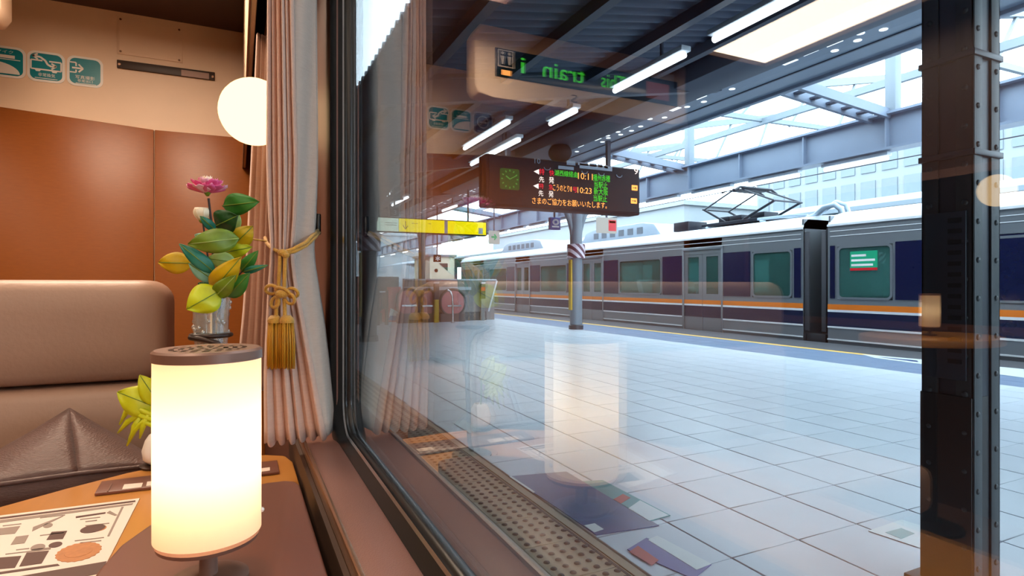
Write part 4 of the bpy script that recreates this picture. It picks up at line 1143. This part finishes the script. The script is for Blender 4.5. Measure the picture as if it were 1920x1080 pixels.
# ================================================================== HANGING SIGNS
YS = 16.0
a, b, c, d = (onY(x, y, YS) for x, y in ((700, 433), (911, 440), (911, 417), (700, 408)))
ys = thing('guide_sign', 'long backlit yellow guide sign with a mint end panel and a down arrow', 'sign', (a.x, YS, a.z))
zl, zh = (a.z + b.z) / 2, (c.z + d.z) / 2
MB().box(a.x - .03, b.x + .03, YS, YS + .22, zl - .03, zh + .03).build('case', M_board, ys, bevel=.01)
xs = onY(747, 420, YS).x
MB().box(a.x, xs, YS - .01, YS, zl, zh).build('mint_panel', M_mintlit, ys)
yp = MB().box(xs + .01, b.x, YS - .01, YS, zl, zh).build('yellow_panel', M_yel, ys)
text('↓', (onY(755, 420, YS).x, zl + .06, onY(765, 420, YS).x, zh - .07), M_signdk, yp, Y=YS - .013)
for x0, x1, e in ((772, 783, .13), (803, 808, .12)): MB().box(onY(x0, 420, YS).x, onY(x1, 420, YS).x, YS - .012, YS - .01, zh - e, zh - e + .015).build('print', M_ystrip, yp)
MB().box(onY(833, 420, YS).x, onY(839, 420, YS).x, YS - .012, YS - .01, zl, zh).build('divider', M_twhite, yp)
MB().box(onY(897, 420, YS).x, onY(905, 420, YS).x, YS - .012, YS - .01, zl + .02, zl + .20).build('symbol', M_twhite, yp)
for x0, x1, e in ((722, 744, .14), (722, 744, .20)): MB().box(onY(x0, 420, YS).x, onY(x1, 420, YS).x, YS - .012, YS - .01, zh - e, zh - e + .012).build('print', M_steelm, ys)
for px in (730, 880):
    x = onY(px, 410, YS).x; MB().box(x - .02, x + .02, YS + .09, YS + .13, zh, 4.0).build('hanger', M_beamd, ys)
def smallsign(px0, py0, px1, py1, Y, mat, lab, kids=(), hang=None):
    p, q = onY(px0, py1, Y), onY(px1, py0, Y)
    t = thing('hanging_sign', lab, 'sign', (p.x, Y, p.z))
    MB().box(p.x, q.x, Y, Y + .12, p.z, q.z).build('panel', mat, t, bevel=.01)
    for (s, b_, mm) in kids:
        aa, bb = onY(b_[0], b_[3], Y), onY(b_[2], b_[1], Y)
        if s: text(s, (aa.x, aa.z, bb.x, bb.z), mm, t, Y=Y - .005)
        else: MB().box(aa.x, bb.x, Y - .006, Y, aa.z, bb.z).build('print', mm, t)
    cx = (p.x + q.x) / 2; zt2 = 4.27 if cx < 7.9 else 4.36
    if cx > 7.9: MB().box(7.92, cx + .02, Y + .04, Y + .08, 4.32, 4.36).build('bracket', M_beamd, t)
    MB().box(cx - .02, cx + .02, Y + .04, Y + .08, q.z, zt2).build('hanger', M_beamd, t)
M_litw = em('sign_white_lit', (.86, .95, .95), .9)
M_grn = pm('sign_green', rgb(0, 150, 90), .4)
smallsign(918, 433, 937, 457, 20, M_litw, 'small white sign with a green arrow right of the yellow sign', [('➜', (921, 439, 932, 450), M_grn)])
smallsign(1032, 408, 1051, 430, 13.5, M_bluesign, 'blue sign with a white round symbol left of the grey pillar', [('◎', (1036, 411, 1048, 422), M_swhite), (None, (1035, 424, 1048, 426), M_swhite)])
smallsign(1122, 409, 1157, 436, 13.2, M_litw, 'white sign with a red hand warning panel right of the grey pillar', [(None, (1141, 413, 1155, 433), M_redsign), ('♨', (1144, 420, 1152, 431), M_swhite), (None, (1142.5, 415, 1153.5, 418), M_swhite)])
smallsign(814, 478, 827, 491, 22, M_board, 'small black square sign with a pale star beside the cream wall', [('✱', (816, 480, 825, 489), M_swhite)])
smallsign(733, 391, 748, 405, 15.6, M_board, 'dark number sign reading 3 above the yellow sign', [('3', (738, 394, 743, 403), M_btext)])

# ================================================================== ESCALATOR HEAD
YE = 17.4
es = thing('escalator_parapet', 'grey parapet with a sloped end round the escalator opening', 'parapet', (6, YE, 0))
p0, p1, p2, p3 = onY(757, 600, YE), onY(915, 600, YE), onY(931, 526, YE), onY(757, 526, YE)
MB().prism([(p0.x, .28), (p1.x, .28), (p2.x, p2.z), (p0.x, p2.z)], YE, YE + .18, 'Y').build('parapet_panel', M_parapet, es, bevel=.01)
MB().prism([(p0.x, 0), (p1.x - .05, 0), (p1.x - .05, .28), (p0.x, .28)], YE + .01, YE + .17, 'Y').build('kickboard', M_steeld, es)
MB().bar((p1.x + .01, YE + .09, .28), (p2.x + .01, YE + .09, p2.z), .22, .06, up=(1, 0, 0)).build('end_trim', M_pale, es, bevel=.01)
MB().bar((p0.x, YE + .09, p2.z + .02), (p2.x, YE + .09, p2.z + .02), .22, .05).build('coping', M_pale, es, bevel=.01)
MB().box(p0.x, p2.x - .9, YE - .03, YE, onY(800, 541, YE).z - .05, onY(800, 541, YE).z + .05).build('light_band', M_pale, es)
MB().box(p0.x, p2.x, YE + .18, YE + 6, 0, .9).build('side_block', M_parapet, es)
def balustrade(px0, px1, ptop, pbot, Y, lab):
    a, b = onY(px0, pbot, Y), onY(px1, pbot, Y); top = onY((px0 + px1) / 2, ptop, Y).z; bot = max(.02, a.z)
    t = thing('escalator_balustrade', lab, 'balustrade', (a.x, Y, 0), 'escalator balustrades')
    r = min((b.x - a.x) * .45, (top - bot) * .45); o = [(y_, z_) for y_, z_ in rrect(a.x, b.x, bot, top, r, 6)]
    MB().prism(o, Y, Y + .05, 'Y').build('pink_panel', M_pinkpan, t)
    MB().tube([(x, Y + .02, z) for x, z in o], .045, 8, True).build('handrail', M_steeld, t, smooth=60)
    MB().box(a.x, b.x, Y - .02, Y + .12, 0, bot + .06).build('skirt', M_steeld, t)
    MB().bar(((a.x + b.x) / 2 - .2, Y - .05, bot + .30), ((a.x + b.x) / 2 + .25, Y - .05, bot + .30), .06, .05).build('bright_trim', M_chrome, t)
balustrade(826, 872, 543, 592, YE - .35, 'pink escalator balustrade nearest the sloped parapet end')
balustrade(792, 813, 543, 592, YE - .35, 'narrow pink escalator balustrade in the middle of the three')
balustrade(745, 784, 542, 592, YE - .35, 'pink escalator balustrade beside the red poster')
balustrade(668, 716, 543, 592, YE - .2, 'pink escalator balustrade beside the window frame')
rp = thing('red_poster', 'bright red poster panel beside the escalators', 'poster', onY(738, 598, YE - .1))
a, b = onY(726, 598, YE - .1), onY(752, 538, YE - .1)
MB().box(a.x, b.x, YE - .1, YE - .04, .05, b.z).build('panel', M_redsign, rp, bevel=.01)
MB().prism([(a.x + .05, .2), (b.x - .05, .08), (b.x - .02, .30), (a.x + .1, .45)], YE - .106, YE - .1, 'Y').build('print', M_swhite, rp)
MB().prism([(a.x + .02, .10), (b.x - .20, .06), (b.x - .02, .20), (a.x + .1, .22)], YE - .108, YE - .106, 'Y').build('print', M_bluesign, rp)
pw = thing('dark_parapet', 'dark parapet box beside the dark pillar at the escalators', 'parapet', onY(690, 540, YE + .4))
a, b = onY(655, 545, YE + .4), onY(748, 519, YE + .4)
MB().box(a.x, b.x, YE + .4, YE + .7, .4, b.z).build('box_panel', M_steelm, pw, bevel=.02)
MB().box(a.x, b.x, YE + .42, YE + .68, 0, .4).build('plinth', M_redsign, pw)
for px, lab, m_ in ((818, 'dark post with a yellow lower half between the escalator balustrades', M_ystrip), (905, 'dark post with a red button on the sloped parapet', M_parapet)):
    p = onY(px, 600, YE - .5 if px < 850 else YE - .08); y0 = p.y
    t = thing('guide_post', lab, 'post', (p.x, y0, 0))
    MB().box(p.x - .07, p.x + .07, y0 - .04, y0 + .04, 0, .70).build('lower_post', m_, t, bevel=.01)
    MB().box(p.x - .08, p.x + .08, y0 - .05, y0 + .04, .70, 1.18).build('upper_post', M_steeld, t, bevel=.01)
    MB().box(p.x - .07, p.x + .07, y0 - .055, y0 - .045, .95, 1.08).build('button_panel', M_redsign if px > 850 else M_steelm, t)
    MB().box(p.x - .08, p.x + .08, y0 - .05, y0 + .04, 1.18, 1.24).build('cap', M_pale, t, bevel=.01)
gr = onY(847, 604, YE - .9)
rl = thing('grab_rail', 'curved chrome grab rail in front of the escalator balustrade', 'rail', (gr.x, gr.y, 0))
MB().tube([(gr.x + .03, gr.y, 0), (gr.x + .03, gr.y, .55), (gr.x + .02, gr.y, .80), (gr.x - .05, gr.y, .95), (gr.x - .14, gr.y, 1.0)], .032, 8).build('rail_tube', M_chrome, rl, smooth=60)
MB().lathe([(.07, 0), (.07, .02)], (gr.x + .03, gr.y, 0), 14).build('flange', M_chrome, rl, smooth=40)
gl_ = onY(725, 604, YE - .9)
rl2 = thing('grab_rail', 'pair of steel barrier posts beside the dark pillar', 'rail', (gl_.x, gl_.y, 0))
for dx in (-.25, .0):
    MB().tube([(gl_.x + dx, gl_.y, 0), (gl_.x + dx, gl_.y, 1.0)], .05, 8).build('post_tube', M_steelm, rl2, smooth=60)
MB().tube([(gl_.x - .25, gl_.y, .95), (gl_.x, gl_.y, .95)], .03, 8).build('rail_tube', M_chrome, rl2, smooth=60)

# ================================================================== STANDING TRAIN
XT, XF = 10.62, 13.40
def car(y0, y1, doors, wins, lab, side_doors=True, poster=None):
    t = thing('train_car', lab, 'train', (12.0, (y0 + y1) / 2, -1.0))
    zb_, zw0, zw1, zc = -.12, .86, 1.93, 2.32
    # lower and upper body side, between doors
    cuts = sorted([(c - .66, c + .66) for c in doors])
    def spans(lo, hi):
        out_ = []; a = lo
        for s, e in cuts:
            if s > a: out_.append((a, s))
            a = max(a, e)
        if a < hi: out_.append((a, hi))
        return out_
    for s, e in spans(y0, y1):
        b = MB().box(XT, XT + .05, s, e, zb_, zw0).build('lower_side', M_silver, t)
        MB().box(XT - .012, XT, s, e, .66, .765).build('orange_band', M_orange, b); MB().box(XT - .012, XT, s, e, .615, .66).build('white_line', M_twhite, b)
        MB().box(XT - .012, XT, s, e, .335, .615).build('navy_band', M_navy, b); MB().box(XT - .014, XT, s, e, .30, .335).build('white_line', M_twhite, b)
        MB().box(XT - .02, XT, s, e, .06, .085).build('rub_rail', M_twhite, b)
        # window band: navy panels where there is no window
        ws = [(a, b_) for a, b_ in wins if a >= s - .01 and b_ <= e + .01]
        a = s
        for w0, w1 in ws + [(e, e)]:
            if w0 - a > .04:
                MB().box(XT, XT + .05, a, w0, zw0, zw1).build('side_pillar', M_silver, t)
                if w0 - a > .14: MB().box(XT - .012, XT, a + .05, w0 - .05, zw0 + .02, zw1 - .01).build('navy_panel', M_navy, t)
            if w1 > w0:
                fr = MB(); o = rrect(w0, w1, zw0 + .01, zw1 - .03, .10, 5); i_ = rrect(w0 + .04, w1 - .04, zw0 + .05, zw1 - .07, .07, 5); n = len(o)
                fr.add([(XT - .015, *p) for p in o] + [(XT - .015, *p) for p in i_] + [(XT + .04, *p) for p in o] + [(XT + .04, *p) for p in i_],
                       [(k, (k + 1) % n, n + (k + 1) % n, n + k) for k in range(n)] + [(k, (k + 1) % n, 2 * n + (k + 1) % n, 2 * n + k) for k in range(n)] + [(n + k, n + (k + 1) % n, 3 * n + (k + 1) % n, 3 * n + k) for k in range(n)])
                wf = fr.build('window_frame', M_silver, t, smooth=30)
                MB().prism(i_, XT + .005, XT + .012, 'X').build('pane', M_tglass, wf)
                MB().box(XT, XT + .05, w0, w1, zw0, zw0 + .012).box(XT, XT + .05, w0, w1, zw1 - .032, zw1).build('side_pillar', M_silver, t)
            a = max(a, w1)
    # doors
    for c in doors:
        fr = MB().box(XT - .03, XT + .06, c - .70, c - .655, -.1, 2.06).box(XT - .03, XT + .06, c + .655, c + .70, -.1, 2.06).box(XT - .03, XT + .06, c - .70, c + .70, 2.03, 2.09).build('door_frame', M_silver, t, bevel=.008)
        MB().box(XT, XT + .05, c - .66, c + .66, 2.05, zc).build('door_header', M_silver, t)
        for s in (-1, 1):
            a, b = (c - .65, c - .008) if s < 0 else (c + .008, c + .65)
            lf = MB(); wy0, wy1, wz0, wz1 = a + .12, b - .12, .92, 1.86
            lf.box(XT + .01, XT + .045, a, b, -.08, wz0).box(XT + .01, XT + .045, a, b, wz1, 2.04).box(XT + .01, XT + .045, a, wy0, wz0, wz1).box(XT + .01, XT + .045, wy1, b, wz0, wz1)
            d_ = lf.build('door_leaf', M_silver, t)
            MB().box(XT + .02, XT + .028, wy0, wy1, wz0, wz1).build('pane', M_tglass, d_)
            MB().box(XT + .002, XT + .010, a, b, .66, .765).build('orange_band', M_orange, d_); MB().box(XT + .002, XT + .010, a, b, .615, .66).build('white_line', M_twhite, d_)
            MB().box(XT + .002, XT + .010, a, b, .335, .615).build('navy_band', M_navy, d_)
    # upper side, roof
    MB().box(XT, XT + .05, y0, y1, zw1, zc).build('upper_side', M_silver, t)
    for z in (2.10, 2.20): MB().box(XT - .008, XT, y0 + .05, y1 - .05, z, z + .012).build('corrugation', M_twhite, t)
    prof = [(XT - .01, zc), (XT + .03, zc + .10), (XT + .18, zc + .22), (XT + .5, zc + .30), (12.0, zc + .36), (XF - .5, zc + .30), (XF - .18, zc + .22), (XF, zc), (XF - .05, zc), (XT + .05, zc)]
    MB().prism(prof, y0, y1, 'Y').build('roof_shell', M_sroof, t, smooth=30)
    MB().box(XT - .03, XT + .02, y0, y1, zc - .015, zc + .025).build('gutter', M_twhite, t)
    # far side with openings, floor, ends
    fs = MB().box(XF - .05, XF, y0, y1, zb_, .95).box(XF - .05, XF, y0, y1, 1.85, zc)
    yy_ = y0
    while yy_ < y1 - .1:
        fs.box(XF - .05, XF, yy_, min(y1, yy_ + .7), .95, 1.85); yy_ += 2.5
    fs.build('far_side', M_tinner, t)
    MB().box(XT, XF, y0, y1, -.14, -.06).build('car_floor', M_tgap, t)
    MB().box(XT + .05, XF - .05, y0 + .04, y1 - .04, 2.22, 2.27).build('car_ceiling', M_tinner, t)
    MB().box(11.4, 11.55, y0 + .5, y1 - .5, 2.19, 2.22).box(12.4, 12.55, y0 + .5, y1 - .5, 2.19, 2.22).build('cabin_light', M_tlamp, t)
    for (s, e) in spans(y0 + .3, y1 - .3):
        if e - s > .6:
            MB().box(XT + .08, XT + .5, s + .1, e - .1, .2, .45).box(XT + .08, XT + .2, s + .1, e - .1, .45, .95).build('bench', M_body, t, bevel=.03)
    for y in (y0, y1 - .04): MB().box(XT + .02, XF - .02, y, y + .04, zb_, zc + .2).build('end_wall', M_silver, t)
    MB().box(XT + .25, XF - .25, y0 + .6, y1 - .6, -.95, -.14).build('underframe', M_under, t)
    if poster:
        a, b, c, d = poster
        pp = MB().box(XT - .018, XT - .012, a, b, c, d).build('poster_panel', M_greenpost, t)
        MB().box(XT - .020, XT - .012, a, b, c - .05, c).build('poster_foot', M_redsign, pp)
        for k, (q0, q1) in enumerate(((.05, .60), (.05, .92), (.05, .85))):
            MB().box(XT - .021, XT - .018, a + (b - a) * (1 - q1), a + (b - a) * (1 - q0), d - .10 - .09 * k, d - .06 - .09 * k).build('printed_line', M_swhite, pp)
    return t
doors1 = [11.15, 16.2, 21.35, 26.2]
wins1 = [(8.52, 9.58), (12.70, 14.68), (17.8, 19.8), (22.9, 24.8)]
c1 = car(8.26, 28.6, doors1, wins1, 'silver commuter train car with orange and navy bands and rooftop pantograph')
wx = onX(1595, 472, XT).y, onX(1646, 472, XT).y; wz = onX(1595, 472, XT).z, onX(1620, 502, XT).z
c2 = car(-12.0, 7.70, [5.1 - 2.2, -2.3, -7.4], [(6.44, 7.50), (3.75, 5.25), (-1.5, 1.9)], 'silver commuter train car with a green poster in its end window', poster=(min(wx), max(wx), wz[1], wz[0]))
# gangway between the cars
gw = part_empty('gangway', (12, 8, -.9), c1, 'dark bellows gangway between the cars')
for k in range(6):
    y = 7.76 + k * .085; MB().box(11.3, 12.7, y, y + .045, -.1, 2.35).build('bellows_fold', M_tgap, gw, bevel=.01)
MB().box(11.6, 12.4, 7.76, 8.26, -.75, -.35).build('coupler', M_under, gw, bevel=.02)
MB().box(10.66, 10.90, 7.78, 8.22, -.30, .15).build('step_block', M_under, gw, bevel=.02)
for y, s in ((7.81, -1), (8.20, 1)):
    MB().box(10.64, 10.70, y - .05, y + .05, .2, 2.25).build('fairing_plate', M_tgap, gw, bevel=.01)
MB().tube([(11.2, 7.78, 2.50), (11.15, 7.80, 2.70), (11.1, 7.90, 2.80), (11.05, 8.1, 2.76), (11.1, 8.35, 2.62), (11.2, 8.6, 2.60)], .06, 8).build('roof_cable', M_ac, gw, smooth=60)
MB().tube([(11.4, 7.78, 2.55), (11.35, 7.82, 2.80), (11.3, 8.0, 2.88), (11.3, 8.4, 2.68)], .05, 8).build('roof_cable', M_ac, gw, smooth=60)
# things on the train roof
def acunit(y0, y1, lab):
    t = part_empty('roof_air_conditioner', (12, (y0 + y1) / 2, 2.66), c1)
    MB().prism([(y0, 2.60), (y0 + .35, 2.98), (y0 + .9, 3.06), (y1 - .9, 3.06), (y1 - .35, 2.98), (y1, 2.60)], 11.2, 12.8, 'X').build('casing', M_ac, t, bevel=.04)
    for k in range(6):
        yy = y0 + 1.0 + k * (y1 - y0 - 2.0) / 5; MB().box(11.19, 11.2, yy - .14, yy + .14, 2.72, 2.92).build('grille', M_far, t)
acunit(13.4, 17.8, 'long grey air conditioner on the train roof right of the grey pillar')
acunit(20.6, 24.8, 'long grey air conditioner on the train roof left of the grey pillar')
pt = part_empty('pantograph', (12, 11.1, 2.68), c1, 'black diamond pantograph')
Yp = 11.0
def bar_(p, q, r, nm): MB().tube([p, q], r, 6).build(nm, M_panto, pt, smooth=60)
MB().box(11.5, 12.5, Yp - 1.0, Yp + 1.1, 2.72, 2.80).build('base_frame', M_panto, pt, bevel=.01)
for x in (11.55, 12.45):
    for y in (Yp - .9, Yp + .9): MB().lathe([(.07, 2.64), (.05, 2.68), (.08, 2.70), (.05, 2.73)], (x, y, 0), 12).build('insulator', M_ac, pt, smooth=60)
    kn1, kn2, top = (x, Yp - 1.25, 3.16), (x, Yp + 1.05, 3.20), (x, Yp - .1, 3.60)
    bar_((x, Yp - .3, 2.80), kn1, .030, 'lower_arm'); bar_((x, Yp + .3, 2.80), kn2, .030, 'lower_arm')
    bar_(kn1, (x, Yp - .25, 3.58), .022, 'upper_arm'); bar_(kn2, (x, Yp + .05, 3.58), .022, 'upper_arm')
for y, z in ((Yp - 1.25, 3.16), (Yp + 1.05, 3.20)): bar_((11.5, y, z), (12.5, y, z), .024, 'knuckle_bar')
for dy in (-.30, .10):
    MB().tube([(11.25, Yp + dy, 3.52), (11.45, Yp + dy, 3.62), (12.55, Yp + dy, 3.62), (12.75, Yp + dy, 3.52)], .035, 6).build('contact_shoe', M_panto, pt, smooth=60)
MB().box(11.6, 12.4, Yp - .28, Yp + .12, 3.56, 3.60).build('shoe_frame', M_panto, pt)
for y, s in ((Yp - .6, .22), (Yp + .5, .18), (Yp + .1, .2)): MB().box(11.7, 12.2, y - s, y + s, 2.80, 2.96).build('spring_box', M_panto, pt, bevel=.02)
MB().tube([(11.4, Yp - .9, 2.74), (11.3, Yp - 1.6, 2.72), (11.2, 9.0, 2.70), (11.2, 8.6, 2.66)], .035, 6).build('power_cable', M_ac, pt, smooth=60)
bz = MB().box(11.3, 12.0, Yp + 1.4, Yp + 2.0, 2.66, 2.92).build('arrester_box', M_panto, pt, bevel=.02)
ow = thing('overhead_wire', 'thin overhead contact wire above the standing train', 'wire', (12, 20, 3.66))
MB().tube([(12.0, -12, 3.68), (12.0, 70, 3.68)], .012, 5).build('contact_wire', M_panto, ow); MB().tube([(12.0, -12, 4.6), (12, 20, 4.3), (12.0, 70, 4.6)], .012, 5).build('messenger_wire', M_panto, ow)

# ================================================================== BEYOND
nx = thing('next_platform_canopy', 'pale canopy of the next platform behind the standing train', 'canopy', (17.5, 20, 0))
MB().slab([(15.4, -10, 3.2), (15.4, 70, 3.2), (18, 70, 3.75), (18, -10, 3.75)], (0, 0, 1), .12).build('canopy_roof', M_far, nx)
MB().slab([(18, -10, 3.75), (18, 70, 3.75), (21, 70, 3.2), (21, -10, 3.2)], (0, 0, 1), .12).build('canopy_roof', M_far, nx)
for y in range(2, 60, 6):
    MB().box(17.85, 18.15, y - .15, y + .15, 0, 3.7).build('canopy_post', M_far, nx); MB().bar((15.5, y, 3.05), (20.9, y, 3.05), .16, .22).build('canopy_beam', M_far, nx)
MB().box(15.2, 21.2, -10, 70, -1.1, 0).build('platform_slab', M_conc, nx)
def building(x0, x1, y0, y1, z1, face, lab, cols, rows_, zs, zstep, ws, hs):
    t = thing('background_building', lab, 'building', ((x0 + x1) / 2, (y0 + y1) / 2, -1.1))
    MB().box(x0, x1, y0, y1, -1.1, z1).build('walls', M_conc, t)
    wm = (MB().box(-.05, .02, -ws / 2, ws / 2, -hs / 2, hs / 2) if face == 'X' else MB().box(-ws / 2, ws / 2, -.05, .02, -hs / 2, hs / 2)).mesh('window'); wm.materials.append(M_bwin)
    for i in range(cols):
        for j in range(rows_):
            z = zs + j * zstep
            if face == 'X': inst('window', wm, None, t, (x0, lerp(y0, y1, (i + .5) / cols), z))
            else: inst('window', wm, None, t, (lerp(x0, x1, (i + .5) / cols), y0, z))
    MB().box(x0 - .2, x1 + .2, y0 - .2, y1 + .2, z1, z1 + .3).build('parapet', M_conc, t)
building(27, 36, 10, 24, 8.6, 'X', 'pale building with a grid of windows beyond the standing train', 14, 3, 4.0, 1.5, .7, 1.1)
building(27, 36, 30, 62, 6.5, 'X', 'long pale station block beyond the next platform', 16, 2, 2.6, 1.9, 1.2, 1.1)
building(3.0, 24, 74, 80, 7.5, 'Y', 'pale station block closing the far end of the platform', 10, 3, 1.2, 2.1, 1.3, 1.2)
cw = thing('stair_housing', 'cream stair housing standing beyond the escalators', 'stair housing', onY(825, 540, 30))
a, b = onY(806, 560, 30), onY(852, 482, 30)
MB().box(a.x, b.x, 30, 33, 0, b.z).build('walls', pm('cream_paint', rgb(238, 228, 200), .6), cw)
MB().box(a.x - .1, b.x + .1, 29.9, 33.1, b.z, b.z + .12).build('roof_slab', M_far, cw)
MB().prism([(a.x + .5, b.z - .35), (a.x + 1.0, b.z - .35), (a.x + 1.0, b.z - .75)], 29.97, 30, 'Y').build('vent_panel', M_steelm, cw)
MB().lathe([(.10, -.02), (.10, 0)], (a.x + .35, 30, b.z - .75), 12, axis='Y').build('speaker', M_board, cw)
